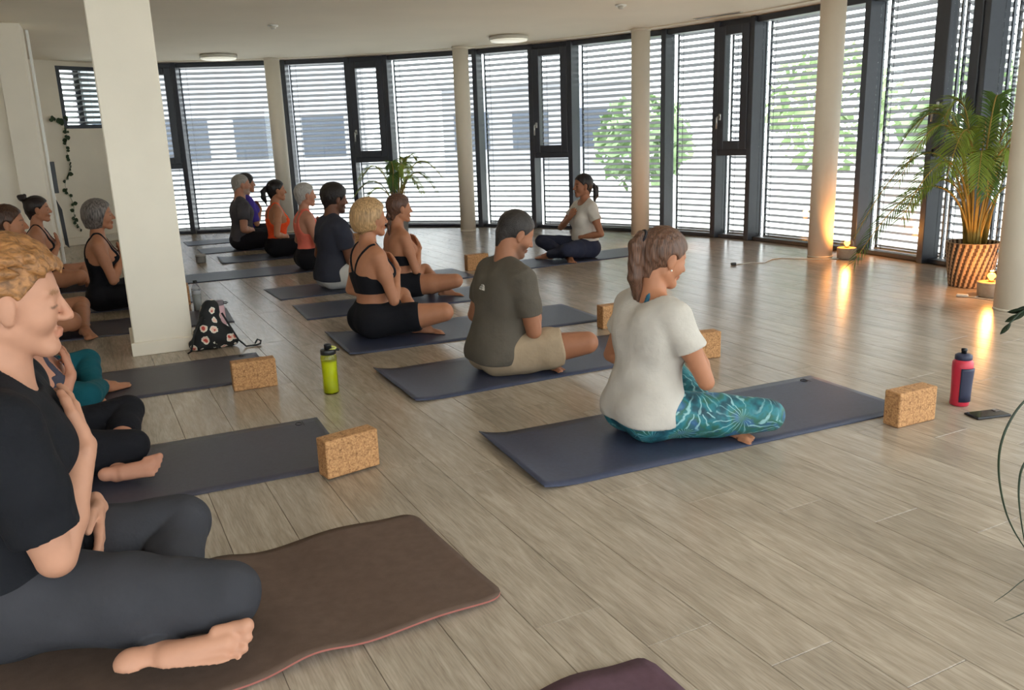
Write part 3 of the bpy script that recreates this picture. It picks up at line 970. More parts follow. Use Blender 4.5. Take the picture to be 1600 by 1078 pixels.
            scoop = ztop - spec.get('scoop', .05) * np.exp(-(Y / .06) ** 2) * (~back) - spec.get('scoop_b', 0) * np.exp(-(Y / .06) ** 2) * back
            body_ = Z - scoop
            arm_h = np.maximum(np.abs(Y) - (spec.get('arm_y', .125) + .5 * np.maximum(.40 - Z, 0)), -1)
            region = np.minimum(np.maximum(body_, arm_h), np.maximum(strap, Z - .62))
            gg.f = np.maximum(gg.f, region.astype(np.float32))
            gg.clip((0, 0, -1), -hem)
            return finish(gg, spec.get('name', 'tank_top'), m, 1)
    if top: do_top(top)
    if bottom:
        kind, key, rgb = bottom['kind'], bottom['key'], bottom['rgb']
        m = bottom.get('mat') or cloth_mat(key, rgb)
        inf = bottom.get('inf', .009)
        wz = bottom.get('waist', .20)
        P = infl(torso[:4], inf, [(unit(V3(bottom.get('wtilt', 0), 0, 1)), wz)])
        thP, shP = [], []
        for s in (-1, 1):
            th, sn, Hj, K, A, ft = legs[s]
            if kind == 'shorts':
                t = bottom.get('t', .6); d = unit(K - Hj)
                thP.append(infl(th, bottom.get('leg_inf', inf), [(d, d @ (Hj + (K - Hj) * t))]))
                shP.append([])
            else:
                t = bottom.get('t', .85); d = unit(A - K)
                thP.append(infl(th, inf)); shP.append(infl(sn, inf, [(d, d @ (K + (A - K) * t))]))
        flat = P + thP[0] + thP[1] + shP[0] + shP[1]
        gg = newg(flat, .04)
        for p in P: gg.add(p, .05)
        for l in thP:
            for p in l: gg.add(p, .02)
        for l in shP:
            if not l: continue
            g3 = Grid(gg.lo, gg.lo, h); g3.n, g3.ax = gg.n, gg.ax; g3.f = np.full(gg.n, .2, np.float32)
            for p in l: g3.add(p, .014)
            gg.f = np.minimum(gg.f, g3.f)
        wrinkle(gg, bottom.get('wr', .0010), (34, 30, 40), seed=loc[1] * 2)
        gg.clip((0, 0, -1), -.002)
        finish(gg, bottom.get('name', 'leggings' if kind == 'legs' else 'shorts'), m)
    # ---------------- hair
    if hair:
        kind, rgb = hair[0], hair[1]; opt = hair[2] if len(hair) > 2 else {}
        m = hair_mat(opt.get('key', kind + str(rgb[0])), rgb, opt.get('lo', .45), opt.get('scale', (90, 90, 9)))
        n1 = unit(V3(.085, 0, -.070)); d1 = n1 @ V3(opt.get('line', .012), 0, -.004)
        zl = opt.get('low', -.055)
        vol = opt.get('vol', .011)
        cap = EL((-.016, 0, .037), (.098 + vol, .077 + vol, .090 + vol), clip=[(n1, d1), ((0, 0, -1), -zl)])
        prs = [(cap, 0.0)]
        nape = C((-.062, 0, -.02), (-.055, 0, -.085), .050 + vol * .4, .036, clip=[((0, 0, -1), -opt.get('nape', -.095)), (unit(V3(1, 0, 0)), -.030)])
        prs.append((nape, .02))
        if kind == 'pony':
            a = V3(-.112, 0, opt.get('pz', .050)); dn = opt.get('pl', .26)
            prs.append((C(a + V3(.02, 0, .005), a + V3(-.022, 0, .006), .020, .022), .015))
            w_ = lambda *v: hR.T @ V3(*v)          # the tail hangs straight down whatever the head does
            b0 = a + V3(-.020, 0, .004); b1 = b0 + w_(-.030, 0, -.035); b2 = b1 + w_(-.004, .004, -dn * .45); b3 = b2 + w_(.030, .010, -dn * .45)
            prs += [(C(b0, b1, .022, .029), .01), (C(b1, b2, .029, .027), .012), (C(b2, b3, .027, .006), .012)]
            for j in range(5):
                o_ = w_(.012 * math.cos(j * 1.3), .018 * math.sin(j * 1.3), 0)
                prs.append((C(b1 + o_, b3 + o_ * .9 - w_(0, 0, .012 * j - .02), .014, .004), .006))
        if kind == 'braid':
            a = V3(-.098, 0, -.045)
            for j in range(opt.get('nb', 7)):
                prs.append((EL(a + V3(-.012 - .004 * j + .003 * j * j * .3, (.006 if j % 2 else -.006), -.030 * j), (.021 - .001 * j, .020 - .001 * j, .024)), .008))
        if kind == 'bun':
            prs += [(C((-.09, 0, .07), (-.112, 0, .105), .028, .026), .015), (EL((-.122, 0, .120), (.037, .038, .034)), .008)]
            prs += [(EL((-.122 + .026 * math.cos(q), .028 * math.sin(q), .122 + .018 * math.cos(2 * q)), (.018, .018, .018)), .005) for q in np.arange(0, 6.28, 0.9)]
        if kind == 'bob':
            b = opt.get('len', .085)
            cl = [((0, 0, -1), b), (unit(V3(1, 0, -.25)), opt.get('bx', .022))]
            prs += [(EL((-.030, 0, .005), (.092 + vol, .088 + vol, .118), clip=cl), .03), (C((-.062, .0, -.02), (-.060, 0, -b + .01), .070, .060, clip=[((0, 0, -1), b)]), .02)]
        if kind == 'curly':
            prs += [(EL((-.020, 0, .045), (.112, .100, .100), clip=[(n1, d1 + .010)]), .02)]
        if kind == 'wavy':   # short on the sides, tousled volume over the forehead
            cc, rr_ = V3(-.014, 0, .036), V3(.104, .083, .096)
            for q in range(opt.get('n', 120)):
                el, az = rng.uniform(.30, 1.5), rng.uniform(-3.14, 3.14)
                d_ = V3(math.cos(el) * math.cos(az), math.cos(el) * math.sin(az), math.sin(el))
                if d_[2] < .35 + .25 * d_[0]: continue
                p0 = cc + d_ * rr_ * 1.02; tang = unit(V3(1, rng.uniform(-.5, .5), .1) - d_ * (d_ @ V3(1, 0, .1)))
                p1 = p0 + tang * .026; e1 = unit((p1 - cc) / rr_); p1 = cc + e1 * rr_ * 1.10
                p2 = p0 + tang * .050 + V3(0, rng.uniform(-.01, .01), 0); e2 = unit((p2 - cc) / rr_); p2 = cc + e2 * rr_ * rng.uniform(1.04, 1.14)
                prs += [(C(p0, p1, .010, .009), .006), (C(p1, p2, .009, .004), .005)]
            for q in range(16):
                y_ = -.064 + .0085 * q
                prs.append((C((.062 - abs(y_) * .35, y_, .104), (.096 - abs(y_) * .55, y_ + rng.uniform(-.008, .012), .080 + rng.uniform(-.006, .014)), .012, .005), .006))
        pl = hx([p for p, _ in prs]); ks = [k for _, k in prs]
        gg = newg(pl, .03, h * opt.get('hres', .8))
        for p, k in zip(pl, ks): gg.add(p, k)
        X, Y, Z = gg.pts((slice(None),) * 3)
        amp = opt.get('amp', .0022)
        if kind == 'curly' or opt.get('curl'):
            gg.f = gg.f + (amp * 1.6 * (np.sin(170 * X + 3 * np.sin(90 * Z)) * np.sin(160 * Y + 2 * np.sin(80 * X)) * np.sin(150 * Z + 2 * np.sin(70 * Y)))).astype(np.float32)
        else:
            gg.f = gg.f + (amp * np.sin(230 * Y + 60 * X + 3 * np.sin(30 * Z)) * np.cos(120 * X + 25 * Z)).astype(np.float32)
        for p in hx([EL((-.002, .082 * s, -.006), (.024, .020, .034)) for s in (-1, 1)] if opt.get('ears', True) else []): gg.sub(p, .006)
        hobj = finish(gg, 'hair', m)
        if kind in ('pony', 'braid') and hobj:
            a = Hc + hR @ (V3(-.130, 0, opt.get('pz', .050) + .004) if kind == 'pony' else V3(-.118, 0, -.075)) * hs
            bm = bmesh.new(); r = 0.026 if kind == 'pony' else .021
            tme = tube([a + hR @ (r * V3(.2 * math.cos(q), math.sin(q), math.cos(q)) if kind == 'pony' else r * V3(math.cos(q), math.sin(q), .2 * math.cos(q))) for q in np.arange(0, 6.5, .4)], .006, 6); bm.free()
            ob('hair_tie', tme, mat('hair_tie_dark', (30, 28, 34), .8), root)
    if extra: extra(root, dict(T=T, Hc=Hc, hR=hR, hs=hs, torso=torso, arms=arms, legs=legs, tgt=tgt, Sj=Sj, front=front, newg=newg, finish=finish))
    if glasses: pass
    return root

# ------------------------------------------------------------------ turquoise patterned leggings
def leaf_print():
    m = bpy.data.materials.new('leaf_print_leggings'); m.use_nodes = True
    nt = m.node_tree; n = nt.nodes; L = nt.links; p = n['Principled BSDF']
    tc = n.new('ShaderNodeTexCoord')
    big = n.new('ShaderNodeTexNoise'); big.inputs['Scale'].default_value = 9; big.inputs['Detail'].default_value = 3
    L.new(tc.outputs['Object'], big.inputs['Vector'])
    r = n.new('ShaderNodeValToRGB'); e = r.color_ramp.elements
    e[0].position = .30; e[0].color = srgb(18, 36, 44); e[1].position = .72; e[1].color = srgb(96, 150, 156)
    for pos, c in ((.40, (24, 78, 92)), (.48, (40, 120, 132)), (.56, (48, 98, 82)), (.64, (52, 96, 140))):
        q = e.new(pos); q.color = srgb(*c)
    L.new(big.outputs[0], r.inputs[0])
    vo = n.new('ShaderNodeTexVoronoi'); vo.inputs['Scale'].default_value = 7.5
    wob = n.new('ShaderNodeTexNoise'); wob.inputs['Scale'].default_value = 11; L.new(tc.outputs['Object'], wob.inputs['Vector'])
    wv = n.new('ShaderNodeVectorMath'); wv.operation = 'MULTIPLY_ADD'; wv.inputs[1].default_value = (.09, .09, .09)
    L.new(wob.outputs['Color'], wv.inputs[0]); L.new(tc.outputs['Object'], wv.inputs[2]); L.new(wv.outputs[0], vo.inputs['Vector'])
    sub = n.new('ShaderNodeVectorMath'); sub.operation = 'SUBTRACT'
    L.new(tc.outputs['Object'], sub.inputs[0]); L.new(vo.outputs['Position'], sub.inputs[1])
    sep = n.new('ShaderNodeSeparateXYZ'); L.new(sub.outputs[0], sep.inputs[0])
    at_ = n.new('ShaderNodeMath'); at_.operation = 'ARCTAN2'; L.new(sep.outputs[2], at_.inputs[0]); L.new(sep.outputs[0], at_.inputs[1])
    mu = n.new('ShaderNodeMath'); mu.operation = 'MULTIPLY'; mu.inputs[1].default_value = 17; L.new(at_.outputs[0], mu.inputs[0])
    nz = n.new('ShaderNodeTexNoise'); nz.inputs['Scale'].default_value = 22; L.new(tc.outputs['Object'], nz.inputs['Vector'])
    ad = n.new('ShaderNodeMath'); ad.operation = 'MULTIPLY_ADD'; ad.inputs[1].default_value = 7; L.new(nz.outputs[0], ad.inputs[0]); L.new(mu.outputs[0], ad.inputs[2])
    si = n.new('ShaderNodeMath'); si.operation = 'SINE'; L.new(ad.outputs[0], si.inputs[0])
    gt = n.new('ShaderNodeMapRange'); gt.inputs[1].default_value = .70; gt.inputs[2].default_value = .95; L.new(si.outputs[0], gt.inputs[0])
    nz2 = n.new('ShaderNodeTexNoise'); nz2.inputs['Scale'].default_value = 7; L.new(tc.outputs['Object'], nz2.inputs['Vector'])
    g2 = n.new('ShaderNodeMapRange'); g2.inputs[1].default_value = .40; g2.inputs[2].default_value = .55; L.new(nz2.outputs[0], g2.inputs[0])
    pm = n.new('ShaderNodeMath'); pm.operation = 'MULTIPLY'; L.new(gt.outputs[0], pm.inputs[0]); L.new(g2.outputs[0], pm.inputs[1])
    pm2 = n.new('ShaderNodeMath'); pm2.operation = 'MULTIPLY'; pm2.inputs[1].default_value = .8; L.new(pm.outputs[0], pm2.inputs[0])
    mx = n.new('ShaderNodeMixRGB'); L.new(pm2.outputs[0], mx.inputs[0]); L.new(r.outputs[0], mx.inputs[1]); mx.inputs[2].default_value = srgb(150, 196, 200)
    L.new(mx.outputs[0], p.inputs['Base Color']); p.inputs['Roughness'].default_value = .6
    return m

BLK = (26, 26, 31)
def logo(root, K):
    """white dome-and-lettering mark on the back of the olive shirt"""
    T = K['T']
    base = T(-.016, 0, .497); g = empty('shirt_mark', (0, 0, 0), 0, root)
    # surface point behind the right shoulder blade
    y0, z0 = -.005, .470
    xs = np.arange(-.30, .05, .002)
    d = np.minimum.reduce([_vals(p, (xs[:, None, None], np.array([[[y0]]]), np.array([[[z0]]]))).ravel() for p in infl(K['torso'], .016)])
    x0 = xs[np.argmax(d < 0)] - .014
    g.location = (x0, y0, z0); g.rotation_euler = (math.radians(90), 0, math.radians(-90))
    g.rotation_euler = Euler((math.radians(72), 0, math.radians(-90)))
    wm = mat('print_white', (238, 236, 230), .7)
    for k, (txt, z) in enumerate((('THE', .010), ('NORTH', -.001), ('FACE', -.012))):
        cu = bpy.data.curves.new('lettering', 'FONT'); cu.body = txt; cu.size = .0125; cu.align_x = 'RIGHT'; cu.extrude = .0004; cu.resolution_u = 2
        tmp = bpy.data.objects.new('lettering_curve', cu); me = bpy.data.meshes.new_from_object(tmp); bpy.data.objects.remove(tmp)
        ob('lettering', me, wm, g, (.004, z, 0))
    V, Fc = [], []
    for (r0, r1) in ((0.0, .010), (.0125, .0205), (.023, .031)):
        o = len(V); N = 10
        for k in range(N + 1):
            a = math.radians(90 * k / N)
            for r in (r0, r1):
                V.append((.007 + r * math.cos(a), -.012 + r * math.sin(a), 0)); V.append((.007 + r * math.cos(a), -.012 + r * math.sin(a), -.002))
        for k in range(N):
            b = o + k * 4
            Fc += [(b, b + 2, b + 6, b + 4), (b + 1, b + 5, b + 7, b + 3), (b + 2, b + 3, b + 7, b + 6), (b, b + 4, b + 5, b + 1)]
    ob('dome_emblem', me_from(V, Fc), wm, g)

def bra_strap(root, K):
    # turquoise bra straps showing in the wide neckline
    gg = K['newg'](infl(K['torso'][5:], .009), .03)
    for p in infl(K['torso'], .010): gg.add(p, .05)
    X, Y, Z = gg.pts((slice(None),) * 3)
    reg = np.maximum(np.abs(np.abs(Y) - (.055 - .2 * (Z - .5))) - .012, .47 - Z)
    gg.f = np.maximum(gg.f, reg.astype(np.float32))
    K['finish'](gg, 'bra_strap', mat('cloth_turquoise_strap', (38, 100, 128), .7, noise=(40, .4, 3)))

def earring(root, K):
    p = K['Hc'] + K['hR'] @ (V3(.002, -.081, -.040)) * K['hs']
    ob('earring', lathe([(.0005, -.004), (.004, -.002), (.004, .002), (.0005, .004)], 10), mat('pearl', (235, 232, 225), .2), root, p)

def phone_pocket(root, K):
    p = K['T'](0.075, -.178, .168)
    bm = box(-.030, .030, -.004, .006, -.030, .030, .004)
    o = ob('pocket_flap', bm, mat('pocket_lining', (205, 202, 192), .8), root, p, (math.radians(-25), math.radians(10), math.radians(-18)))
    ob('pocket_tag', box(-.012, .012, -.006, -.0035, -.018, .014, .002), mat('tag_black', (22, 22, 24), .5), o)

# ------------------------------------------------------------------ the class, nearest first
P_GINGER = make_person('ginger-haired man in black t-shirt and charcoal trousers on the brown mat', (-1.255, 1.905, .075), 27, 1.12, .0056, 'm', 'pale', lean=.10, head=(.10, -.02, 0),
    hair=('wavy', (150, 104, 62), dict(key='ginger', amp=.0012, low=-.030, nape=-.06, vol=.006, hres=.7, lo=.45, scale=(40, 90, 60), line=.002)),
    top=dict(kind='tee', key='washed_black', rgb=(27, 28, 33), sleeve=.80, arm_inf=.026, inf=.015, hem=.10, loose=.004, wr=.0022, vneck=.09),
    bottom=dict(kind='legs', key='charcoal_trousers', rgb=(58, 58, 63), inf=.016, t=1.03, wr=.0024, name='trousers', waist=.17),
    knees=((.35, .115, .120), (.405, -.225, .075)), ankles=((.245, -.262, -.012), (.33, -.02, -.02)), toes=((.96, -.28, .02), (.60, .75, 0)), feet_up=((.25, .83, -.50), (0, .2, 1)), foot=1.14,
    l_hand=(V3(.170, .095, .215), V3(-.02, -.86, -.50), V3(1, .1, 0), V3(0, 0, 1), .25))
P_CAPRI = make_person('woman in grey top and black capri leggings behind the ginger man', (-1.88, 3.10), 25, .97, .0065, 'f', 'rosy', hair=('bob', (96, 66, 46), dict(key='chestnut', amp=.0007)),
    top=dict(kind='tank', key='slate_top', rgb=(64, 64, 76), hem=.12), bottom=dict(kind='legs', key='black_capri', rgb=BLK, t=.42), lean=.06,
    knees=((.35, .22, .16), (.35, -.18, .125)), ankles=((.285, -.255, .045), (.30, .10, .05)), toes=((.98, -.12, .02), (.35, .94, 0)), feet_up=((.10, .85, -.50), (0, 0, 1)))
P_TEAL = make_person('woman in teal leggings, nearest of those sitting just left of the square pillar', (-2.46, 3.97), 25, .97, .008, 'f', 'tan', hair=('pony', (60, 44, 36), dict(key='darkbrown')),
    top=dict(kind='tank', key='dark_top', rgb=(40, 40, 46), hem=.10), bottom=dict(kind='legs', key='teal_leggings', rgb=(20, 84, 96), t=.80),
    knees=((.33, .30, .15), (.33, -.30, .11)), toes=((.45, -.9, 0), (.85, .5, 0)), ankles=((.36, -.12, .05), (.40, .12, .05)))
P_SHORTS = make_person('woman with slicked-back dark hair and bare knees in black shorts', (-3.38, 5.66), 21, 1.05, .008, 'f', 'tan', lean=.03,
    hair=('bun', (70, 46, 34), dict(key='darkbrown2')), top=dict(kind='tank', key='black_tank', rgb=BLK, hem=.10), bottom=dict(kind='shorts', key='black_shorts', rgb=BLK, t=.55))
P_BUN = make_person('woman with a dark top-knot bun in a black bodysuit beside the vine wall', (-4.33, 7.74), 22, .99, .008, 'f', 'tan', lean=.05,
    hair=('bun', (36, 26, 24), dict(key='nearblack')), top=dict(kind='tank', key='black_tank', rgb=BLK, hem=.08, ztop=.40), bottom=dict(kind='shorts', key='black_shorts', rgb=BLK, t=.35))
P_GREYBOB = make_person('woman with a grey bob in a black tank top, half hidden by the square pillar', (-3.27, 6.68), 24, 1.0, .007, 'f', 'tan', lean=.05,
    hair=('bob', (116, 108, 104), dict(key='greybob', amp=.0016, lo=.22, scale=(70, 70, 10), len=.095, bx=.030, vol=.016, ears=False)), top=dict(kind='tank', key='black_tank', rgb=BLK, hem=.06, ztop=.43, strap=(.080, -.15, .014)), bottom=dict(kind='legs', key='black_leggings', rgb=BLK, t=.9))
P_WHITE = make_person('woman with a long ponytail in white t-shirt and turquoise leaf-print leggings', (0.555, 3.36), 25, 1.0, .0055, 'f', 'tan', lean=.10, head=(.30, -.10, 0), bulk=1.04,
    hair=('pony', (98, 68, 52), dict(key='ponybrown', pl=.30, pz=.062, scale=(110, 110, 7), lo=.40)),
    top=dict(kind='tee', key='white_tee', rgb=(194, 187, 179), sleeve=.46, arm_inf=.022, inf=.017, loose=.004, hem=.080, neck=(.095, .105, .060), neck_z=.605, neck_x=-.005, wr=.0034),
    bottom=dict(kind='legs', key='leaf', rgb=(40, 110, 120), mat=leaf_print(), t=.88, waist=.13, inf=.006), knees=((.35, .30, .15), (.40, -.30, .098)), ankles=((.285, -.165, .045), (.30, .10, .05)), toes=((.15, -.98, 0), (.35, .94, 0)),
    elbows={-1: (-.15, -.9, -1.0), 1: (-.15, .9, -1.0)}, extra=lambda r, K: (bra_strap(r, K), earring(r, K)))
P_OLIVE = make_person('man in olive grey t-shirt and khaki shorts looking down', (-.075, 4.43), 28, 1.0, .006, 'm', 'olive', lean=.12, curve=.10, head=(.42, -.12, 0), bulk=1.06, head_off=(-.01, 0, .005),
    hair=('short', (44, 38, 36), dict(key='dark_short', amp=.0012, vol=.006, low=-.045, scale=(120, 120, 120), lo=.6)), beard=(70, 56, 48),
    top=dict(kind='tee', key='olive_tee', rgb=(92, 85, 76), sleeve=.66, arm_inf=.020, inf=.021, hem=.070, loose=.014, wr=.0020), bottom=dict(kind='shorts', key='khaki', rgb=(164, 144, 120), leg_inf=.026, inf=.010, t=.68, wr=.0030, waist=.13),
    knees=((.33, .30, .15), (.40, -.27, .15)), ankles=((.235, -.10, .040), (.30, .10, .05)), toes=((.15, -.98, 0), (.35, .94, 0)), extra=lambda r, K: (logo(r, K), phone_pocket(r, K)))
P_BLONDE = make_person('woman with a blonde bob in black sports bra and black shorts', (-.905, 5.40), 30, 1.02, .006, 'f', 'tan', lean=.03, bulk=1.02,
    hair=('bob', (178, 142, 100), dict(key='blonde', amp=.0007, lo=.5, len=.070, vol=.018, bx=.012)), top=dict(kind='bra', key='black_bra', rgb=BLK, hem=.285, ztop=.405, name='sports_bra', strap=(.085, -.3, .010), strap_back=(.060, .55, .011), arm_y=.14, scoop_b=-.02),
    bottom=dict(kind='shorts', key='black_shorts', rgb=BLK, t=.60, waist=.21, inf=.008), knees=((.33, .30, .17), (.36, -.30, .15)), ankles=((.26, -.15, .045), (.30, .10, .05)), toes=((.72, -.68, 0), (.35, .94, 0)))
P_BRAID = make_person('woman with brown ponytail and bare shoulders behind the blonde woman', (-.885, 6.74), 26, .955, .007, 'f', 'tan', lean=.03,
    hair=('braid', (92, 62, 48), dict(key='ponybrown2', low=-.07)), top=dict(kind='bra', key='black_bandeau', rgb=BLK, hem=.28, ztop=.37, name='bandeau_top', strap=(.05, -.1, .0)), bottom=dict(kind='shorts', key='black_shorts', rgb=BLK, t=.30),
    knees=((.33, .30, .16), (.38, -.30, .14)), ankles=((.33, -.17, .045), (.30, .10, .05)), toes=((.80, -.60, 0), (.35, .94, 0)))
P_NAVY = make_person('dark-haired man in navy grey t-shirt and white shorts', (-1.55, 7.33), 32, 1.03, .008, 'm', 'brown', lean=.08, head=(.10, 0, 0),
    hair=('curly', (34, 28, 28), dict(key='black_curl', scale=(120, 120, 120))), beard=(40, 30, 28), top=dict(kind='tee', key='navy_grey', rgb=(58, 60, 72), sleeve=.62, hem=.07, inf=.020, loose=.014), bottom=dict(kind='shorts', key='white_shorts', rgb=(224, 222, 218), leg_inf=.022, t=.7))
P_SALMON = make_person('woman with short silver hair in a salmon pink top', (-2.05, 8.56), 25, .985, .009, 'f', 'rosy', lean=.02,
    hair=('short', (172, 168, 164), dict(key='silver', lo=.6, vol=.012)), top=dict(kind='tank', key='salmon', rgb=(236, 122, 104), hem=.10, ztop=.47, strap=(.085, -.2, .03)), bottom=dict(kind='legs', key='black_leggings', rgb=BLK, t=.9))
P_ORANGE = make_person('woman with black ponytail in an orange tank top', (-2.65, 9.62), 23, .985, .009, 'f', 'tan', lean=.06, hands='belly',
    hair=('pony', (30, 24, 26), dict(key='blackhair', pl=.16, pz=.03)), top=dict(kind='tank', key='orange', rgb=(240, 84, 40), hem=.13), bottom=dict(kind='legs', key='black_leggings', rgb=BLK, t=.9))
P_GREYMAN = make_person('man with cropped grey hair in a dark grey t-shirt', (-3.28, 10.38), 26, 1.04, .010, 'm', 'rosy', lean=.06, hands='belly',
    hair=('short', (150, 144, 138), dict(key='grey_short', lo=.7, vol=.004, low=-.03)), beard=(170, 160, 150), top=dict(kind='tee', key='dark_grey_tee', rgb=(80, 78, 84), hem=.08), bottom=dict(kind='legs', key='black_trousers', rgb=(30, 28, 34), t=.9, name='trousers', inf=.014))
P_PURPLE = make_person('person with dark curly hair in a violet long top, farthest in the row', (-3.42, 11.10), 27, 1.02, .010, 'f', 'tan', lean=.04,
    hair=('curly', (40, 30, 28), dict(key='black_curl2', scale=(120, 120, 120))), top=dict(kind='tee', key='violet', rgb=(78, 62, 160), sleeve=.9, hem=.06), bottom=dict(kind='legs', key='black_leggings', rgb=BLK, t=.9))
P_TEACHER = make_person('teacher in white t-shirt and dark blue leggings facing the class', (.785, 8.66), 202, .975, .007, 'f', 'olive', lean=.0, hands='teacher',
    hair=('pony', (34, 28, 28), dict(key='teacher_dark', pl=.16, pz=.0)), top=dict(kind='tee', key='white_tee2', rgb=(202, 196, 188), sleeve=.45, hem=.185, neck=(.085, .09, .06)), bottom=dict(kind='legs', key='navy_leggings', rgb=(44, 48, 66), t=.92, waist=.22),
    knees=((.34, .27, .13), (.37, -.28, .17)), ankles=((.40, -.06, .05), (.27, .20, .05)), toes=((.6, -.8, 0), (.3, .95, 0)), elbows={-1: (.5, -.7, -.9), 1: (-.2, .5, -1.0)})

# ================================================================== things on the floor
NAVY_MAT = mat('mat_navy_rubber', (58, 64, 86), .42, .5, noise=(60, .18, 5), bump=(400, .25, .002))
DARK_MAT = mat('mat_slate_rubber', (66, 65, 78), .45, .5, noise=(60, .16, 5), bump=(400, .25, .002))
EMB = mat('mat_emblem_black', (20, 20, 26), .5)

def mat_mesh(L, W, th=.005, zf=None, nx=60, ny=12, rad=0.0):
    """exercise mat: origin at its near-left corner, x along the length, y across"""
    V, Fc = [], []
    def xy(i, j):
        x, y = L * i / nx, W * j / ny
        if rad > 0:
            cx_, cy_ = min(max(x, rad), L - rad), min(max(y, rad), W - rad)
            dx, dy = x - cx_, y - cy_
            if abs(dx) > 0 and abs(dy) > 0:
                m = max(abs(dx), abs(dy)); n_ = math.hypot(dx, dy)
                x, y = cx_ + dx * m / n_, cy_ + dy * m / n_
        return x, y
    zf = zf or (lambda x, y: 0.0)
    for lay in (0, 1):
        for i in range(nx + 1):
            for j in range(ny + 1):
                x, y = xy(i, j); z = zf(x, y)
                V.append((x, y, z + (th if lay == 0 else .0006)))
    N = (nx + 1) * (ny + 1)
    def id_(i, j, l): return l * N + i * (ny + 1) + j
    for i in range(nx):
        for j in range(ny):
            Fc.append((id_(i, j, 0), id_(i + 1, j, 0), id_(i + 1, j + 1, 0), id_(i, j + 1, 0)))
            Fc.append((id_(i, j, 1), id_(i, j + 1, 1), id_(i + 1, j + 1, 1), id_(i + 1, j, 1)))
    ring = [(i, 0) for i in range(nx)] + [(nx, j) for j in range(ny)] + [(i, ny) for i in range(nx, 0, -1)] + [(0, j) for j in range(ny, 0, -1)]
    for k in range(len(ring)):
        a, b = ring[k], ring[(k + 1) % len(ring)]
        Fc.append((id_(*a, 0), id_(*a, 1), id_(*b, 1), id_(*b, 0)))
    me = me_from(V, Fc)
    sm = [True] * (2 * nx * ny) + [False] * len(ring)
    me.polygons.foreach_set('use_smooth', sm)
    return me

def yoga_mat(label, corner, deg, L=1.83, W=.64, m=NAVY_MAT, curl=0.0, emblem=False, right=False):
    a = math.radians(deg); e = Vector((math.cos(a), math.sin(a), 0)); n = Vector((-math.sin(a), math.cos(a), 0))
    c = Vector((*corner, 0))
    if right: c = c - e * L
    zf = (lambda x, y: curl * max(0, 1 - x / .16) ** 2 * (.75 + .5 * y / W)) if curl else None
    o = ob('yoga_mat', mat_mesh(L, W, zf=zf), m, None, c + Vector((0, 0, .0004)), (0, 0, a))
    tag(o, label, 'yoga mat', 'yoga mats of the class')
    if emblem:
        q = ob('emblem', box(-.030, .030, -.0022, .0022, .0050, .0056), EMB, o, (L - .075, W - .055, 0), (0, 0, math.radians(90)))
        pts = [(.0 + .020 * math.cos(t), .020 + .014 * math.sin(t), .0056) for t in np.arange(0, 6.4, .45)]
        ob('emblem_ring', tube(pts, .0022, 5), EMB, q)
    return o
yoga_mat('navy yoga mat under the white t-shirt woman, back edge curling up', (0.10, 2.80), 23.8, 1.84, .63, curl=.022, emblem=True)
yoga_mat('navy yoga mat under the man in khaki shorts', (-.48, 3.89), 26.5, 1.84, .66, curl=.020)
yoga_mat('navy yoga mat under the blonde woman, beside the yellow bottle', (-.98, 4.87), 24.5, 1.80, .66, curl=.014)
yoga_mat('navy yoga mat under the woman with bare shoulders', (-1.48, 5.95), 23.5)
yoga_mat('navy yoga mat under the man in white shorts', (-1.89, 6.78), 28, 1.83)
yoga_mat('long bare navy mat stretching behind the salmon top woman', (-3.06, 7.81), 25, 1.83, .60)
yoga_mat('navy yoga mat under the woman in orange', (-3.13, 9.09), 24, 1.83, .60, curl=.012)
yoga_mat('navy yoga mat under the grey-haired man', (-3.66, 9.99), 26, 1.83, .60)
yoga_mat('farthest navy mat, under the person in violet', (-4.18, 10.91), 26, 1.70, .56)
yoga_mat('blue yoga mat the teacher sits on', (.17, 7.99), 29.5, 1.75, .56)
yoga_mat('slate yoga mat under the woman in capri leggings, ending at the large cork block', (-.65, 3.12), 24.6, 1.83, .66, DARK_MAT, emblem=True, right=True)
yoga_mat('slate yoga mat under the teal leggings woman', (-1.31, 4.43), 25, 1.83, .66, DARK_MAT, emblem=True, right=True)
yoga_mat('slate yoga mat under the bare-kneed woman, running behind the square pillar', (-2.02, 5.98), 23.5, 1.83, .62, DARK_MAT, right=True)
yoga_mat('slate yoga mat under the grey bob woman', (-2.62, 6.83), 24, 1.75, .60, DARK_MAT, right=True)
yoga_mat('slate yoga mat under the woman with the bun', (-3.30, 7.85), 24, 1.70, .56, DARK_MAT, right=True)

# brown wavy mat with a reddish edge
BROWN = mat('mat_brown_foam', (98, 80, 70), .8, .2, noise=(30, .14, 5), bump=(300, .3, .002))
REDB = mat('mat_red_underside', (150, 92, 84), .8, .2)
def brown_wave(x, y):
    s = (1.83 - x)
    r = .0
    for c0, w0, h0, t0 in ((.60, .10, .030, .10), (1.02, .13, .016, -.1), (.22, .14, .016, .06)):
        d = (s - c0 - t0 * (y / .65 - .5)) / w0; r += h0 * math.exp(-d * d)
    edge = abs(y / .65 - .5) * 2
    return r * (.45 + .55 * edge ** 1.5) * (1 if s < 1.35 else 0) + (.008 * edge ** 4 * (.5 + .5 * math.sin(14 * x)) if s < 1.3 else 0)
_a = math.radians(30)
bmat = ob('yoga_mat', mat_mesh(1.83, .65, .006, brown_wave, 90, 24, .06), [BROWN, REDB], None,
          (-.035 - 1.83 * math.cos(_a), 2.085 - 1.83 * math.sin(_a), .0006), (0, 0, _a))
tag(bmat, 'brown foam yoga mat lying wavy under the ginger-haired man', 'yoga mat', 'yoga mats of the class')
_n = 2 * 90 * 24
for k, p in enumerate(bmat.data.polygons):
    if k >= _n or (k % 2 == 1 and k < _n): p.material_index = 1
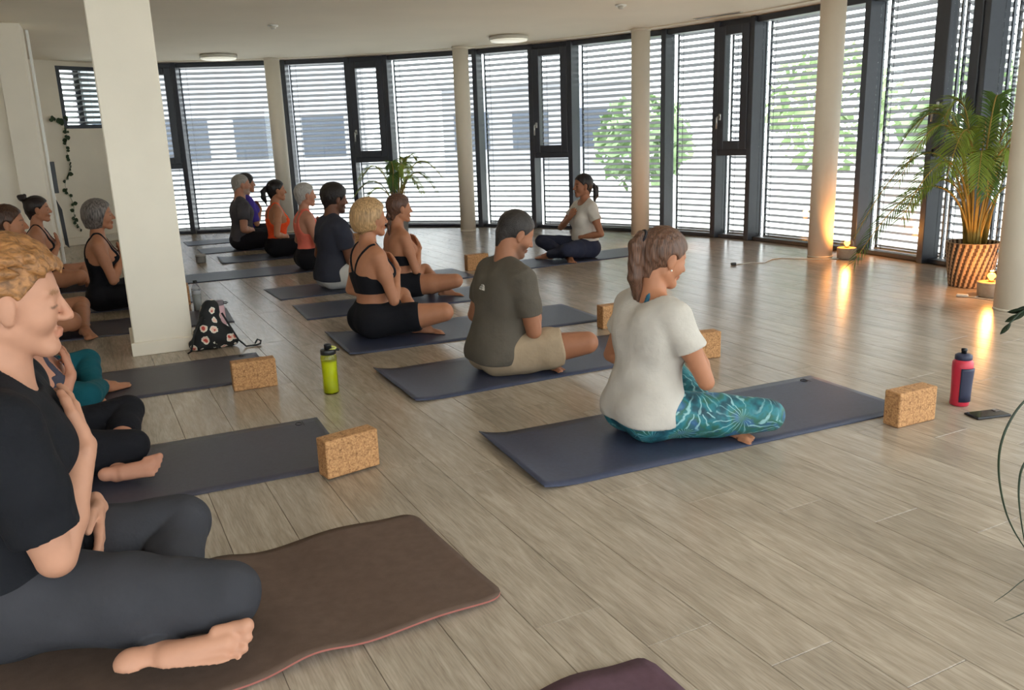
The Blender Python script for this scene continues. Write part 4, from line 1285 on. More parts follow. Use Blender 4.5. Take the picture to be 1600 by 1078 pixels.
# purple mat corner in the foreground
PURP = mat('mat_purple_foam', (92, 68, 78), .8, .2, noise=(40, .14, 4), bump=(300, .3, .002))
pm = ob('yoga_mat', mat_mesh(1.20, .60, .006, lambda x, y: .02 * math.exp(-((1.2 - x - .22) / .1) ** 2) * (y / .6), 50, 14, .035), PURP, None,
        (.300 - 1.2 * math.cos(math.radians(27)) + .6 * math.sin(math.radians(27)), 1.80 - 1.2 * math.sin(math.radians(27)) - .6 * math.cos(math.radians(27)), .0006), (0, 0, math.radians(27)))
tag(pm, 'purple yoga mat whose corner shows at the bottom edge', 'yoga mat', 'yoga mats of the class')

# ---- cork blocks
def cork_mat():
    m = bpy.data.materials.new('cork'); m.use_nodes = True
    nt = m.node_tree; n = nt.nodes; L = nt.links; p = n['Principled BSDF']
    tc = n.new('ShaderNodeTexCoord'); v = n.new('ShaderNodeTexVoronoi'); v.inputs['Scale'].default_value = 190
    nz = n.new('ShaderNodeTexNoise'); nz.inputs['Scale'].default_value = 60; nz.inputs['Detail'].default_value = 6
    L.new(tc.outputs['Object'], v.inputs['Vector']); L.new(tc.outputs['Object'], nz.inputs['Vector'])
    r = n.new('ShaderNodeValToRGB'); e = r.color_ramp.elements
    e[0].position = .0; e[0].color = srgb(150, 104, 66); e[1].position = 1; e[1].color = srgb(206, 158, 108)
    L.new(v.outputs['Color'], r.inputs[0])
    r2 = n.new('ShaderNodeValToRGB'); e = r2.color_ramp.elements
    e[0].position = .33; e[0].color = (.62, .58, .55, 1); e[1].position = .46; e[1].color = (1, 1, 1, 1)
    L.new(nz.outputs[0], r2.inputs[0])
    mx = n.new('ShaderNodeMixRGB'); mx.blend_type = 'MULTIPLY'; mx.inputs[0].default_value = 1
    L.new(r.outputs[0], mx.inputs[1]); L.new(r2.outputs[0], mx.inputs[2]); L.new(mx.outputs[0], p.inputs['Base Color'])
    p.inputs['Roughness'].default_value = .85
    b = n.new('ShaderNodeBump'); b.inputs['Strength'].default_value = .4; b.inputs['Distance'].default_value = .002
    L.new(nz.outputs[0], b.inputs['Height']); L.new(b.outputs[0], p.inputs['Normal'])
    return m
CORK = cork_mat()
BLK_ME = box(0, .225, 0, .080, 0, .152, .006, 2)
def cork_block(label, x, y, deg, me=BLK_ME, z=0.0005):
    o = ob('cork_block', me, CORK, None, (x, y, z), (0, 0, math.radians(deg)))
    tag(o, label, 'yoga block', 'cork yoga blocks on the floor'); return o
cork_block('cork block at the front of the white t-shirt woman\'s mat', 1.612, 3.314, 25)
cork_block('large near cork block at the end of the capri woman\'s mat', -.715, 2.960, 38, z=.0065)
cork_block('cork block at the end of the teal woman\'s mat, left of the yellow bottle', -1.461, 4.195, 24)
cork_block('cork block partly hidden behind the white t-shirt woman\'s arm', 1.175 - .225 * math.cos(.33), 4.545 - .225 * math.sin(.33), 19)
cork_block('cork block between the olive shirt man and the white t-shirt woman', .600, 5.335, 25)
cork_block('cork block just right of the olive shirt man\'s shoulder', .221 - .225 * math.cos(.35), 6.525 - .225 * math.sin(.35), 20)
cork_block('cork block almost hidden behind the olive shirt man\'s back', -.40, 8.00, 26)
cork_block('cork block behind the navy shirt man\'s shoulder', -1.96, 10.22, 26, z=.0065)
cork_block('dark brown cork block right behind the square pillar', -2.60, 6.70, 112, z=.0065)

# ---- yellow-green drinking bottle
ACR = glass_mat('lime_plastic', (.86, .90, .30))
CAPB = mat('cap_black', (26, 27, 30), .4)
def lime_bottle(x, y):
    r = empty('drinking_bottle', (x, y, .0005)); tag(r, 'lime yellow drinking bottle with a black cap', 'bottle')
    ob('bottle_body', lathe([(.001, 0), (.036, 0), (.041, .006), (.041, .03), (.039, .10), (.041, .17), (.042, .192), (.036, .205), (.034, .212)], 32), ACR, r)
    ob('liquid', lathe([(.001, .006), (.034, .006), (.036, .10), (.037, .165), (.001, .165)], 24), mat('lime_drink', (200, 202, 60), .3), r)
    c = ob('screw_cap', lathe([(.036, .205), (.0395, .207), (.0395, .228), (.036, .232), (.002, .233)], 28), CAPB, r)
    ob('spout', lathe([(.018, .232), (.018, .250), (.020, .252), (.016, .258), (.002, .259)], 20), CAPB, c)
    ob('carry_strap', tube([(.0 + .040 * math.cos(t), .040 * math.sin(t) * .3 + .0, .236 + .010 * math.sin(t * .5)) for t in np.arange(-1.6, 1.6, .3)], .005, 6), mat('strap_lime', (214, 214, 110), .5), c)
    ob('strap_lug', box(.036, .060, -.006, .006, .222, .234, .003), CAPB, c)
lime_bottle(-.937, 4.125)

# ---- red and navy sports bottle
def red_bottle(x, y, deg):
    r = empty('sports_bottle', (x, y, .0005), math.radians(deg)); tag(r, 'red sports bottle with navy grip panel', 'bottle')
    RED = mat('bottle_red', (196, 44, 66), .4); NV = mat('bottle_navy', (40, 44, 70), .5)
    ob('bottle_body', lathe([(.001, 0), (.037, 0), (.040, .005), (.039, .06), (.041, .12), (.044, .175), (.043, .200), (.034, .212), (.031, .216)], 32), RED, r)
    V, Fc = [], []
    N = 10; prof = [(.0405, .022), (.0400, .06), (.0420, .12), (.0450, .165), (.0452, .178)]
    for i, (rr, z) in enumerate(prof):
        for k in range(N + 1):
            a = math.radians(-42 + 84 * k / N); V.append((rr * math.cos(a) * 1.012, rr * math.sin(a) * 1.012, z))
    for i in range(len(prof) - 1):
        for k in range(N): Fc.append((i * (N + 1) + k, i * (N + 1) + k + 1, (i + 1) * (N + 1) + k + 1, (i + 1) * (N + 1) + k))
    pan = ob('grip_panel', me_from(V, Fc, smooth=True), NV, r)
    pan.modifiers.new('thick', 'SOLIDIFY').thickness = -.004
    c = ob('screw_cap', lathe([(.034, .212), (.036, .214), (.035, .232), (.026, .238), (.012, .240)], 28), NV, r)
    ob('spout', lathe([(.011, .238), (.011, .250), (.013, .252), (.012, .262), (.002, .264)], 16), CAPB, c)
red_bottle(2.02, 3.60, -82)

# ---- phone in a folding case
ph = empty('phone', (2.06, 3.44, .0005), math.radians(12)); tag(ph, 'black phone in a case lying beside the red bottle', 'phone')
ob('case', box(-.085, .085, -.042, .042, 0, .010, .004, 2), mat('case_black', (28, 27, 32), .5), ph)
ob('screen', box(-.078, .078, -.036, .036, .010, .0108), mat('screen_glass', (40, 38, 44), .08, .6), ph)
ob('camera_bump', box(.045, .072, .008, .032, .0108, .0125, .003), mat('bump_metal', (120, 112, 106), .3), ph)

# ---- floral drawstring bag
def bag_mat():
    m = bpy.data.materials.new('floral_fabric'); m.use_nodes = True
    nt = m.node_tree; n = nt.nodes; L = nt.links; p = n['Principled BSDF']
    tc = n.new('ShaderNodeTexCoord'); v = n.new('ShaderNodeTexVoronoi'); v.inputs['Scale'].default_value = 15; v.inputs['Randomness'].default_value = .6
    nz = n.new('ShaderNodeTexNoise'); nz.inputs['Scale'].default_value = 40
    L.new(tc.outputs['Object'], nz.inputs['Vector'])
    av = n.new('ShaderNodeVectorMath'); av.operation = 'MULTIPLY_ADD'; av.inputs[1].default_value = (.03, .03, .03); L.new(nz.outputs['Color'], av.inputs[0]); L.new(tc.outputs['Object'], av.inputs[2])
    L.new(av.outputs[0], v.inputs['Vector'])
    r = n.new('ShaderNodeValToRGB'); e = r.color_ramp.elements; r.color_ramp.interpolation = 'CONSTANT'
    e[0].position = 0; e[0].color = srgb(190, 70, 60); e[1].position = .18; e[1].color = srgb(232, 190, 172)
    q = e.new(.30); q.color = srgb(226, 222, 208); q = e.new(.37); q.color = srgb(22, 22, 24)
    L.new(v.outputs['Distance'], r.inputs[0]); L.new(r.outputs[0], p.inputs['Base Color']); p.inputs['Roughness'].default_value = .8
    return m
bag_root = empty('drawstring_bag', (-1.90, 5.20, .001), GA); tag(bag_root, 'black drawstring bag with pink floral print at the pillar foot', 'bag')
gb = Grid((-.22, -.17, -.02), (.22, .17, .36), .007)
for p in (EL((0, 0, .075), (.125, .080, .080)), C((-.02, 0, .12), (-.01, 0, .21), .085, .060, flat=(V3(0, 1, 0), 1.3)), C((-.01, 0, .22), (0, 0, .262), .042, .050, flat=(V3(0, 1, 0), 1.3)), EL((-.10, 0, .035), (.055, .06, .035)), EL((.10, 0, .04), (.05, .06, .04))):
    gb.add(p, .04)
wrinkle(gb, .0035, (60, 50, 70), 1.0); gb.clip((0, 0, -1), 0.0)
_v, _q = gb.mesh(1)
ob('fabric_body', np_mesh(_v, _q), bag_mat(), bag_root)
CORDB = mat('cord_black', (24, 24, 26), .8)
ob('drawstring', tube([(.06, -.05, .23), (.10, -.07, .14), (.14, -.08, .05), (.18, -.09, .006), (.24, -.10, .006), (.27, -.08, .008), (.28, -.05, .02), (.26, -.04, .03), (.24, -.07, .012)], .006, 6), CORDB, bag_root)
ob('drawstring', tube([(-.06, -.05, .22), (-.12, -.08, .12), (-.15, -.10, .02), (-.17, -.09, .006)], .006, 6), CORDB, bag_root)
ob('mouth_band', tube([(.046 * math.cos(t), .036 * math.sin(t), .232) for t in np.arange(0, 6.5, .3)], .007, 6), CORDB, bag_root)

# ---- pink flask
fl_ = empty('pink_flask', (-2.02, 5.70, .0005)); tag(fl_, 'pale pink flask with grey lid standing behind the floral bag', 'bottle')
ob('flask_body', lathe([(.001, 0), (.034, 0), (.037, .004), (.036, .10), (.034, .17), (.031, .185)], 28), mat('flask_pink', (222, 182, 192), .45), fl_)
_c = ob('lid', lathe([(.031, .183), (.034, .186), (.034, .210), (.030, .216), (.002, .217)], 28), mat('lid_grey', (120, 112, 120), .45), fl_)
ob('carry_loop', tube([(.030, 0, .205), (.052, 0, .206), (.066, 0, .200), (.052, 0, .194), (.030, 0, .195)], .004, 6), CAPB, _c)
# ---- clear water bottle
wb = empty('water_bottle', (-2.464, 6.484, .0005)); tag(wb, 'clear plastic water bottle right of the square pillar', 'bottle')
ob('bottle_body', lathe([(.001, 0), (.033, 0), (.035, .006), (.034, .06), (.035, .13), (.034, .165), (.024, .20), (.014, .215), (.014, .226)], 24), glass_mat('clear_plastic', (.86, .87, .88), 1), wb)
ob('water', lathe([(.001, .004), (.031, .004), (.032, .14), (.001, .14)], 20), mat('water_grey', (168, 168, 164), .15), wb)
ob('label_band', lathe([(.0355, .135), (.0355, .160)], 24, cap=False), mat('label_print', (180, 180, 184), .5), wb)
ob('screw_cap', lathe([(.015, .222), (.016, .223), (.016, .240), (.001, .241)], 18), CAPB, wb)
# ---- small grey cup-like box near the back mats
gc = empty('grey_tub', (-3.425, 9.28, .0005)); tag(gc, 'small grey tub on the floor beside the far mats', 'tub')
ob('tub_body', lathe([(.001, 0), (.046, 0), (.052, .010), (.055, .075), (.050, .080)], 20), mat('tub_grey', (128, 126, 124), .6), gc)
ob('tub_lid', lathe([(.057, .074), (.057, .088), (.050, .094), (.001, .095)], 20), mat('tub_lid_grey', (168, 166, 162), .5), gc)

# ---- floor lamps with warm bulbs
CONC = mat('lamp_concrete', (176, 162, 146), .8, .3, noise=(40, .12, 4))
def floor_lamp(x, y, label, power=16):
    r = empty('floor_lamp', (x, y, .0005)); tag(r, label, 'lamp', 'glowing glass-dome lamps on the floor')
    ob('base', lathe([(.001, 0), (.080, 0), (.084, .004), (.090, .100), (.088, .104), (.060, .105), (.001, .105)], 36), CONC, r)
    ob('dome', lathe([(.064, .105), (.066, .125), (.062, .150), (.048, .174), (.026, .188), (.002, .192)], 32, cap=False), glass_mat('lamp_glass', (1, .93, .8), .5), r)
    b = ob('bulb', lathe([(.002, .112), (.012, .114), (.014, .125), (.026, .140), (.028, .152), (.020, .166), (.002, .172)], 20), mat('warm_bulb', (255, 170, 70), .4, emit=((255, 142, 44), 16)), r)
    ob('socket', lathe([(.016, .104), (.016, .116), (.012, .118)], 16), mat('brass', (190, 140, 70), .35, metal=.8), r)
    l = bpy.data.lights.new('bulb_light', 'POINT'); l.energy = power; l.color = (1.0, .42, .10); l.shadow_soft_size = .03
    lo = bpy.data.objects.new('bulb_light', l); COL.objects.link(lo); lo.parent = r; lo.location = (0, 0, .215)
    return r
floor_lamp(3.245, 7.98, 'glowing dome lamp on a round base beside the fourth round column', 6)
floor_lamp(3.50, 5.98, 'glowing dome lamp in front of the big palm pot', 6)
floor_lamp(1.69, 9.25, 'dome lamp hidden behind the ponytail woman\'s head by the third column', 5)
# cables
CW = mat('cable_white', (216, 212, 204), .5)
cb = empty('lamp_cable', (0, 0, 0)); tag(cb, 'thin white cable with black plug on the floor left of the glowing column', 'cable')
ob('wire', tube([(2.14, 7.82, .004), (2.30, 7.90, .004), (2.42, 7.86, .004), (2.55, 8.05, .004), (2.66, 8.12, .004), (2.85, 8.02, .004), (3.00, 7.95, .004), (3.17, 7.96, .004)], .004, 6), CW, cb)
ob('plug', box(2.09, 2.14, 7.80, 7.83, .001, .024, .005), CAPB, cb)
cb = empty('lamp_cable', (0, 0, 0)); tag(cb, 'white cable with hand switch beside the lamp at the palm pot', 'cable')
ob('wire', tube([(3.42, 5.98, .004), (3.36, 5.93, .004), (3.31, 5.98, .006), (3.40, 5.86, .004), (3.46, 5.72, .004), (3.52, 5.60, .004)], .004, 6), CW, cb)
ob('hand_switch', box(-.040, .040, -.014, .014, .001, .022, .008, 2), CW, cb, (3.30, 5.98, 0), (0, 0, -.6))

# ---- palms
LEAF1 = mat('palm_green', (132, 154, 62), .5, .3, noise=(6, .35, 3))
LEAF2 = mat('palm_green_dark', (84, 116, 52), .5, .3, noise=(6, .3, 3))
STALK = mat('palm_stalk', (168, 140, 70), .6, .3, noise=(12, .2, 3))
SOIL = mat('soil', (52, 40, 32), .95, .1, noise=(60, .4, 4))
def frond(az, reach, apex, end_z, base_r, z0, n=26, ll=.26, droop=.35, r_=None):
    r_ = r_ or rng
    ca, sa = math.cos(az), math.sin(az)
    P = []
    for i in range(n + 1):
        t = i / n
        rad_ = base_r + reach * (t ** 1.35)
        z = (1 - t) ** 2 * z0 + 2 * t * (1 - t) * (2 * apex - .5 * (z0 + end_z)) + t * t * end_z
        P.append(Vector((ca * rad_, sa * rad_, z)))
    st = (tube(P, [.008 * (1 - .8 * i / n) + .001 for i in range(n + 1)], 5))
    parts = []
    for i in range(int(n * .30), n):
        t = i / n; d = (P[i + 1] - P[i]).normalized(); sd = d.cross(Vector((0, 0, 1))).normalized(); upv = sd.cross(d)
        L_ = ll * (.35 + .65 * math.sin(math.pi * min(1, (t - .25) / .8)))
        for s in (-1, 1):
            for h_ in (0, .5):
                b = P[i].lerp(P[i + 1], h_)
                dr = (d * .75 + sd * s * .75 + upv * .15 + Vector((r_.uniform(-.08, .08),) * 3)).normalized()
                w = upv.cross(dr).normalized() * .0062
                m1 = b + dr * L_ * .5 - Vector((0, 0, droop * L_ * .12)); e_ = b + dr * L_ - Vector((0, 0, droop * L_ * .55))
                parts.append(([b - w * .4, m1 - w, e_, m1 + w, b + w * .4, m1 + Vector((0, 0, .004))], [(0, 1, 5), (1, 2, 5), (2, 3, 5), (3, 4, 5), (4, 0, 5)]))
    me = join_me(parts)
    return st, me
def palm(x, y, label, pot, specs, z0, seed=1, leaflet=.26, sprigs=0):
    r = empty('potted_palm', (x, y, .0005)); tag(r, label, 'plant')
    q = random.Random(seed)
    pot(r)
    for k, (az, reach, apex, end_z) in enumerate(specs):
        st, lf = frond(math.radians(az), reach, apex, end_z, .03, z0, 26, leaflet * q.uniform(.85, 1.1), .5, q)
        s_ = ob('frond_stalk', st, STALK, r); ob('frond_leaves', lf, LEAF1 if k % 3 else LEAF2, s_)
    for k in range(sprigs):
        a = q.uniform(0, 6.28); rr = q.uniform(.02, .09); h_ = q.uniform(.25, .55)
        ob('young_stalk', tube([(rr * math.cos(a), rr * math.sin(a), z0 - .03), (rr * 1.3 * math.cos(a), rr * 1.3 * math.sin(a), z0 + h_ * .5), (rr * 2.0 * math.cos(a), rr * 2.0 * math.sin(a), z0 + h_)], [.010, .008, .004], 6), STALK, r)
def basket(r):
    N, K_ = 144, 24; V, Fc = [], []
    H_, R0, R1 = .34, .140, .185
    for i in range(K_ + 1):
        z = H_ * i / K_; rad_ = R0 + (R1 - R0) * (i / K_) ** .8
        for k in range(N):
            a = 2 * math.pi * k / N
            rr = rad_ + .0050 * math.sin(24 * (a - 1.6 * z))
            V.append((rr * math.cos(a), rr * math.sin(a), z))
    for i in range(K_ + 1, K_ + 4):
        rr, z = [(R1 + .006, H_ + .004), (R1 - .012, H_ + .004), (R1 - .02, H_ - .05)][i - K_ - 1]
        for k in range(N): V.append((rr * math.cos(2 * math.pi * k / N), rr * math.sin(2 * math.pi * k / N), z))
    for i in range(K_ + 3):
        for k in range(N): Fc.append((i * N + k, i * N + (k + 1) % N, (i + 1) * N + (k + 1) % N, (i + 1) * N + k))
    Fc.append(tuple(range(N - 1, -1, -1)))
    me = me_from(V, Fc, smooth=True)
    b = ob('woven_basket', me, [mat('basket_weave', (176, 152, 128), .75, .2, noise=(50, .2, 3)), mat('basket_weave_dark', (84, 70, 62), .8, .2, noise=(50, .2, 3))], r)
    for p in me.polygons:
        c = p.center
        if c.z < H_ and math.sin(24 * (math.atan2(c.y, c.x) - 1.6 * c.z)) < -.1: p.material_index = 1
    ob('handle_slot', box(-.05, .05, -.004, .004, -.014, .014, .003), CAPB, b, (.179 * math.cos(-.75), .179 * math.sin(-.75), .285), (0, 0, -.75 + math.pi / 2))
    ob('soil', lathe([(.165, .28), (.165, .30), (.001, .306)], 30), SOIL, r)
big = [(172, .85, 1.02, .38), (186, .62, 1.20, .80), (200, .70, .95, .55), (160, .55, 1.25, 1.05), (215, .45, 1.15, .85), (140, .45, 1.25, 1.20), (100, .42, 1.22, 1.10), (60, .45, 1.20, 1.05),
       (20, .50, 1.18, .95), (-20, .52, 1.15, 1.00), (-50, .42, 1.12, .92), (-80, .36, 1.00, .85), (-110, .35, .95, .70), (240, .38, 1.0, .78), (180, .28, 1.28, 1.26), (40, .22, 1.30, 1.30), (5, .38, .85, .62), (-35, .36, .75, .55), (190, .98, .78, .22), (176, .45, .80, .62)]
palm(3.575, 6.40, 'big potted palm in a diagonally woven basket at the right', basket, big, .30, 3, .20, 14)
def plain_pot(r):
    ob('planter', lathe([(.001, 0), (.12, 0), (.125, .006), (.15, .26), (.155, .27), (.140, .272), (.135, .23)], 32), mat('planter_grey', (150, 148, 144), .6), r)
    ob('soil', lathe([(.137, .22), (.137, .24), (.001, .246)], 24), SOIL, r)
palm(-1.50, 11.55, 'small potted palm by the windows behind the brown ponytail woman', plain_pot,
     [(178, .55, .70, .52), (165, .50, .88, .72), (10, .60, .92, .74), (-8, .55, .80, .52), (30, .35, .98, .90), (60, .30, .95, .85), (110, .30, .92, .80), (200, .45, .62, .40), (-30, .40, .75, .55), (-90, .3, .8, .6), (-60, .35, .9, .75)], .24, 5, .17, 5)

# ---- trailing plant at the right edge, its pot just beyond the picture
tr = empty('trailing_plant', (1.62, 1.98, .0005)); tag(tr, 'trailing houseplant with long thin dark leaves at the right edge', 'plant')
DKL = mat('leaf_dark_green', (34, 50, 32), .45, .4, noise=(10, .3, 3))
ob('planter', lathe([(.001, 0), (.11, 0), (.115, .006), (.14, .46), (.145, .47), (.13, .472), (.125, .43)], 32), mat('planter_white', (216, 212, 204), .5), tr)
ob('soil', lathe([(.127, .42), (.127, .44), (.001, .446)], 24), SOIL, tr)
def blade(pts, w, m=DKL):
    pts = [Vector(p) for p in pts]; V, Fc = [], []; n = len(pts)
    # resample smoothly
    Q = []
    for i in range(n - 1):
        p0, p1, p2, p3 = pts[max(i - 1, 0)], pts[i], pts[i + 1], pts[min(i + 2, n - 1)]
        for k in range(6):
            t = k / 6; Q.append(.5 * ((2 * p1) + (p2 - p0) * t + (2 * p0 - 5 * p1 + 4 * p2 - p3) * t * t + (3 * p1 - p0 - 3 * p2 + p3) * t ** 3))
    Q.append(pts[-1]); N = len(Q)
    for i, p in enumerate(Q):
        d = (Q[min(i + 1, N - 1)] - Q[max(i - 1, 0)]).normalized(); sd = d.cross(Vector((0.25, 1, .1))).normalized(); nn = sd.cross(d).normalized()
        ww = w * math.sin(math.pi * (.08 + .92 * (1 - i / (N - 1))) * .55) ** .7 if i < N - 1 else .0003
        V += [p - sd * ww, p + nn * ww * .35, p + sd * ww, p - nn * ww * .15]
    for i in range(N - 1):
        for j in range(4): Fc.append((i * 4 + j, i * 4 + (j + 1) % 4, i * 4 + 4 + (j + 1) % 4, i * 4 + 4 + j))
    Fc += [(3, 2, 1, 0), tuple(4 * (N - 1) + j for j in range(4))]
    return ob('leaf_blade', me_from(V, Fc, smooth=True), m, tr)
O = Vector((1.62, 1.98, 0))
def wp(px, py, Y):
    d = _X * ((px - 800) / 1305.26) - _U * ((py - 539) / 1305.26) + _f
    return Vector((0, 0, CAM_H)) + d * (Y / d.y) - O
base = Vector((-.02, 0, .44))
blade([base, Vector((-.16, -.02, .66)), wp(1640, 605, 1.95), wp(1600, 628, 1.92), wp(1573, 668, 1.90), wp(1561, 712, 1.90), wp(1563, 762, 1.92), wp(1576, 812, 1.94), wp(1601, 856, 1.96), wp(1640, 905, 1.98)], .0034)
blade([base, Vector((-.14, -.04, .60)), wp(1640, 690, 1.90), wp(1602, 722, 1.88), wp(1592, 760, 1.88), wp(1595, 810, 1.88), wp(1606, 875, 1.90)], .0034)
blade([base, Vector((-.10, -.05, .52)), wp(1650, 875, 1.86), wp(1600, 906, 1.82), wp(1575, 926, 1.80), wp(1553, 941, 1.79)], .0022)
blade([base, Vector((-.10, -.06, .50)), wp(1650, 935, 1.84), wp(1602, 957, 1.80), wp(1585, 965, 1.79), wp(1570, 971, 1.78)], .0022)
for k in range(8):
    a = .6 + k * .55; blade([Vector((.03 * math.cos(a), .03 * math.sin(a), .44)), Vector((.10 * math.cos(a), .10 * math.sin(a), .75)), Vector((.24 * abs(math.cos(a)) + .03, .26 * math.sin(a), .80)), Vector((.36 * abs(math.cos(a)) + .05, .36 * math.sin(a), .55))], .007)
# curly leaves on a thin stem
stem = ob('stem', tube([base + Vector((.0, .02, 0)), Vector((.0, .05, .75)), wp(1650, 455, 2.05), wp(1610, 478, 2.03), wp(1592, 490, 2.03), wp(1578, 505, 2.03), wp(1572, 515, 2.03)], .0022, 6), DKL, tr)
def small_leaf(c, L_, w, deg_, bend=.3):
    V, Fc = [], []
    n = 8
    for i in range(n + 1):
        t = i / n; ww = w * math.sin(math.pi * t) ** .8 + .0004; z = -bend * L_ * t * t
        V += [(-ww, L_ * t, z + .15 * w), (0, L_ * t, z), (ww, L_ * t, z + .15 * w), (0, L_ * t, z - .0012)]
    for i in range(n):
        for j in range(4): Fc.append((i * 4 + j, i * 4 + (j + 1) % 4, i * 4 + 4 + (j + 1) % 4, i * 4 + 4 + j))
    o = ob('leaf', me_from(V, Fc, smooth=True), DKL, tr, c, (math.radians(70), math.radians(deg_), 0)); return o
small_leaf(wp(1593, 489.5, 2.03), .040, .008, 215); small_leaf(wp(1579, 504, 2.03), .040, .007, 200, .1)
small_leaf(wp(1603, 482, 2.03), .040, .007, 240, .5); small_leaf(wp(1612, 477, 2.03), .045, .009, 230); small_leaf(wp(1600, 484, 2.03), .038, .008, 190)

# ---- hanging vine on the back wall
VG = mat('vine_green', (56, 74, 48), .6, .3, noise=(20, .3, 3))
_wd = Vector((1.40, 2.06, 0)).normalized(); _wn = Vector((_wd.y, -_wd.x, 0))
vine = empty('hanging_vine', Vector((-6.75, 10.40, 0)) + _wd * 1.42 + _wn * .02, math.atan2(_wd.y, _wd.x)); tag(vine, 'thin leafy vine hanging down the white wall left of the square pillar', 'plant')
q = random.Random(11); vp_ = []
z = 1.66
while z > .18:
    t = (1.66 - z); vp_.append((.02 + .05 * math.sin(5 * t) + .03 * math.sin(13 * t), -.02, z)); z -= .05
ob('stem', tube(vp_, .0025, 5), VG, vine)
V, Fc = [], []
for i in range(9):
    t = i / 8; ww = .026 * math.sin(math.pi * (.12 + .88 * t)) ** .8 if i < 8 else .0005
    V += [(-ww, t * .055, .003), (0, t * .055, -.001), (ww, t * .055, .003)]
for i in range(8):
    for j in range(2): Fc.append((i * 3 + j, i * 3 + j + 1, i * 3 + 4 + j, i * 3 + 3 + j))
leaf_me = me_from(V, Fc, smooth=True)
for k, p in enumerate(vp_):
    for j in range(1 if (k % 2 and k > 3) else 2):
        if q.random() < .18: continue
        o = ob('leaf', leaf_me, VG, vine, (p[0], p[1] - .004, p[2]), (math.radians(75 + q.uniform(-25, 25)), q.uniform(-2.2, 2.2) + 3.14, q.uniform(-.6, .6)))
        o.scale = (q.uniform(.7, 1.15),) * 3
for k in range(8):
    o = ob('leaf', leaf_me, VG, vine, (-.12 + .034 * k, -.03, 1.64 + .03 * math.sin(k * 1.3)), (math.radians(70), q.uniform(-1, 1), q.uniform(-.6, .6)))

# ---- narrow white frame by the left pier; black strips stand in for dark reflections
nf = empty('leaning_frame', E2 + gx * .05 + gy_ * .02, GA); tag(nf, 'narrow white frame edge with black strips for dark reflections, beside the left wall pier', 'frame')
ob('upright', box(-.012, .012, -.02, .03, 0, 2.36, .003), WHITEP, nf)
ob('dark_reflection_strip', box(.012, .050, .0, .02, .86, 1.16, .003), CAPB, nf)
V = [(.014, 0, .80), (.052, 0, .70), (.064, 0, .32), (.030, 0, .36)]; V += [(x, y + .015, z) for x, y, z in V]
ob('dark_reflection_strip', me_from(V, [(0, 3, 2, 1), (4, 5, 6, 7), (0, 1, 5, 4), (1, 2, 6, 5), (2, 3, 7, 6), (3, 0, 4, 7)]), CAPB, nf)
ob('foot', box(-.02, .07, -.03, .05, 0, .10, .004), mat('foot_grey', (120, 116, 110), .6), nf)

# ---- ceiling fixtures
DIFF = mat('lamp_diffuser', (240, 238, 222), .5, .4, emit=((250, 246, 226), .35))
RIM = mat('lamp_rim', (205, 200, 188), .5)
def ceiling_lamp(x, y, label):
    r = empty('ceiling_lamp', (x, y, CEIL_Z - .001)); tag(r, label, 'ceiling lamp', 'round white ceiling lamps')
    ob('rim', lathe([(.215, 0), (.238, -.004), (.240, -.040), (.225, -.046)], 48), RIM, r)
    ob('diffuser', lathe([(.228, -.044), (.215, -.060), (.12, -.068), (.001, -.070)], 48), DIFF, r)
ceiling_lamp(-3.73, 11.62, 'round ceiling lamp near the leftmost round column')
ceiling_lamp(.09, 10.65, 'round ceiling lamp above and left of the teacher')
def detector(x, y, label):
    r = empty('smoke_detector', (x, y, CEIL_Z - .001)); tag(r, label, 'detector', 'small white ceiling detectors')
    ob('mount', lathe([(.052, 0), (.055, -.006), (.050, -.014), (.001, -.015)], 24), WHITEP, r)
    ob('sensor', lathe([(.030, -.014), (.028, -.030), (.018, -.040), (.001, -.042)], 24), RIM, r)
detector(-2.30, 8.98, 'small white ceiling detector above the left row')
detector(1.14, 8.42, 'small white ceiling detector at the top edge above the teacher')
sl = ob('ceiling_vent', box(-.30, .30, -.03, .03, -.008, 0, .002), RIM, None, (2.30, 9.42, CEIL_Z - .0005), (0, 0, math.radians(-50))); tag(sl, 'slim slot vent in the ceiling near the third column', 'vent')
for k in range(-1, 2): ob('slot', box(-.28, .28, k * .016 - .003, k * .016 + .003, -.0095, -.008), FRAME, sl)

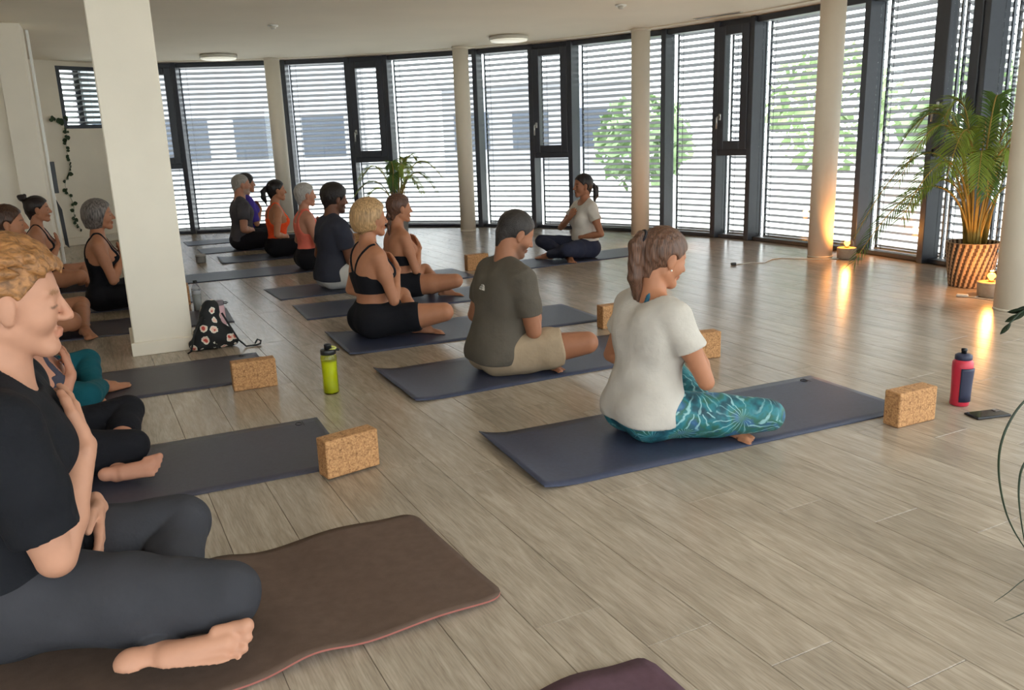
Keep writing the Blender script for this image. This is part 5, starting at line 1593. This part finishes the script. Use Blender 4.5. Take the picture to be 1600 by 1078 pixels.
# ================================================================== outside, seen between the slats
V = []; N = 64
for rr in (RAD + .25, 60):
    V += [(CX + rr * math.cos(2 * math.pi * k / N), CY + rr * math.sin(2 * math.pi * k / N), -.12) for k in range(N)]
tag(ob('ground_outside', me_from(V, [(k, N + k, N + (k + 1) % N, (k + 1) % N) for k in range(N)]), mat('paving_outside', (226, 224, 220), .9, .2, noise=(.6, .10, 4))), 'pale paving around the building', None, None, 'structure')
BW = mat('building_render', (168, 168, 174), .9, noise=(.5, .1, 3)); BG = mat('building_glass', (70, 78, 92), .2); BL = mat('building_light', (200, 200, 202), .9)
def building(x, y, deg_, w, d, h_, label, floors, cols, m=BW):
    r = empty('office_building', (x, y, -.12), math.radians(deg_)); tag(r, label, 'building')
    ob('wall', box(-w / 2, w / 2, 0, d, 0, h_), m, r)
    ob('roof_edge', box(-w / 2 - .2, w / 2 + .2, -.2, d + .2, h_, h_ + .3), BL, r)
    wme = box(-.7, .7, -.04, .05, 0, 1.4)
    for i in range(floors):
        for j in range(cols): ob('window', wme, BG, r, (-w / 2 + w * (j + .5) / cols, 0, .9 + i * 3.0))
building(-9.5, 29, 6, 9, 6, 4.6, 'pale office building outside behind the leftmost blinds', 1, 4)
building(1.0, 33, -14, 7, 6, 3.2, 'low pale building outside behind the second column', 1, 3)
TRM = mat('bark', (70, 58, 46), .9, noise=(8, .3, 3)); FOL = [mat('foliage_a', (150, 176, 128), .7, noise=(2, .4, 3)), mat('foliage_b', (168, 190, 140), .7, noise=(2, .4, 3))]
def tree(x, y, h_, w, label, k):
    r = empty('tree', (x, y, -.12)); tag(r, label, 'tree', 'trees outside the windows')
    q = random.Random(k)
    ob('trunk', tube([(0, 0, 0), (.05, 0, h_ * .3), (0, .05, h_ * .6)], [.12, .09, .05], 8), TRM, r)
    parts = []
    for i in range(420):
        a, b = q.uniform(0, 6.28), math.acos(q.uniform(-1, 1)); rr = q.uniform(.45, 1) ** .6
        c = Vector((w * rr * math.sin(b) * math.cos(a), w * rr * math.sin(b) * math.sin(a), h_ * .58 + h_ * .42 * rr * math.cos(b)))
        u_ = Vector((q.uniform(-1, 1), q.uniform(-1, 1), q.uniform(-1, 1))).normalized(); v_ = u_.orthogonal().normalized(); s_ = q.uniform(.10, .22)
        parts.append(([c - u_ * s_, c + v_ * s_ * .6, c + u_ * s_, c - v_ * s_ * .6], [(0, 1, 2, 3)]))
    tag(ob('crown', join_me(parts), FOL[k % 2], r), kind='stuff')
for k, (th, rr, h_, w, lb) in enumerate(((61, 12.0, 2.0, .9, 'low bush outside left of the teacher'), (50, 15, 2.9, 1.3, 'green tree outside behind the third column'),
        (39, 14, 2.4, 1.1, 'green tree outside above the ponytail woman'), (28, 15, 3.0, 1.4, 'green tree outside left of the glowing column'), (17, 15, 3.4, 1.5, 'tall tree outside right of the glowing column'))):
    tree(*pol(th, rr), h_, w, lb, k)
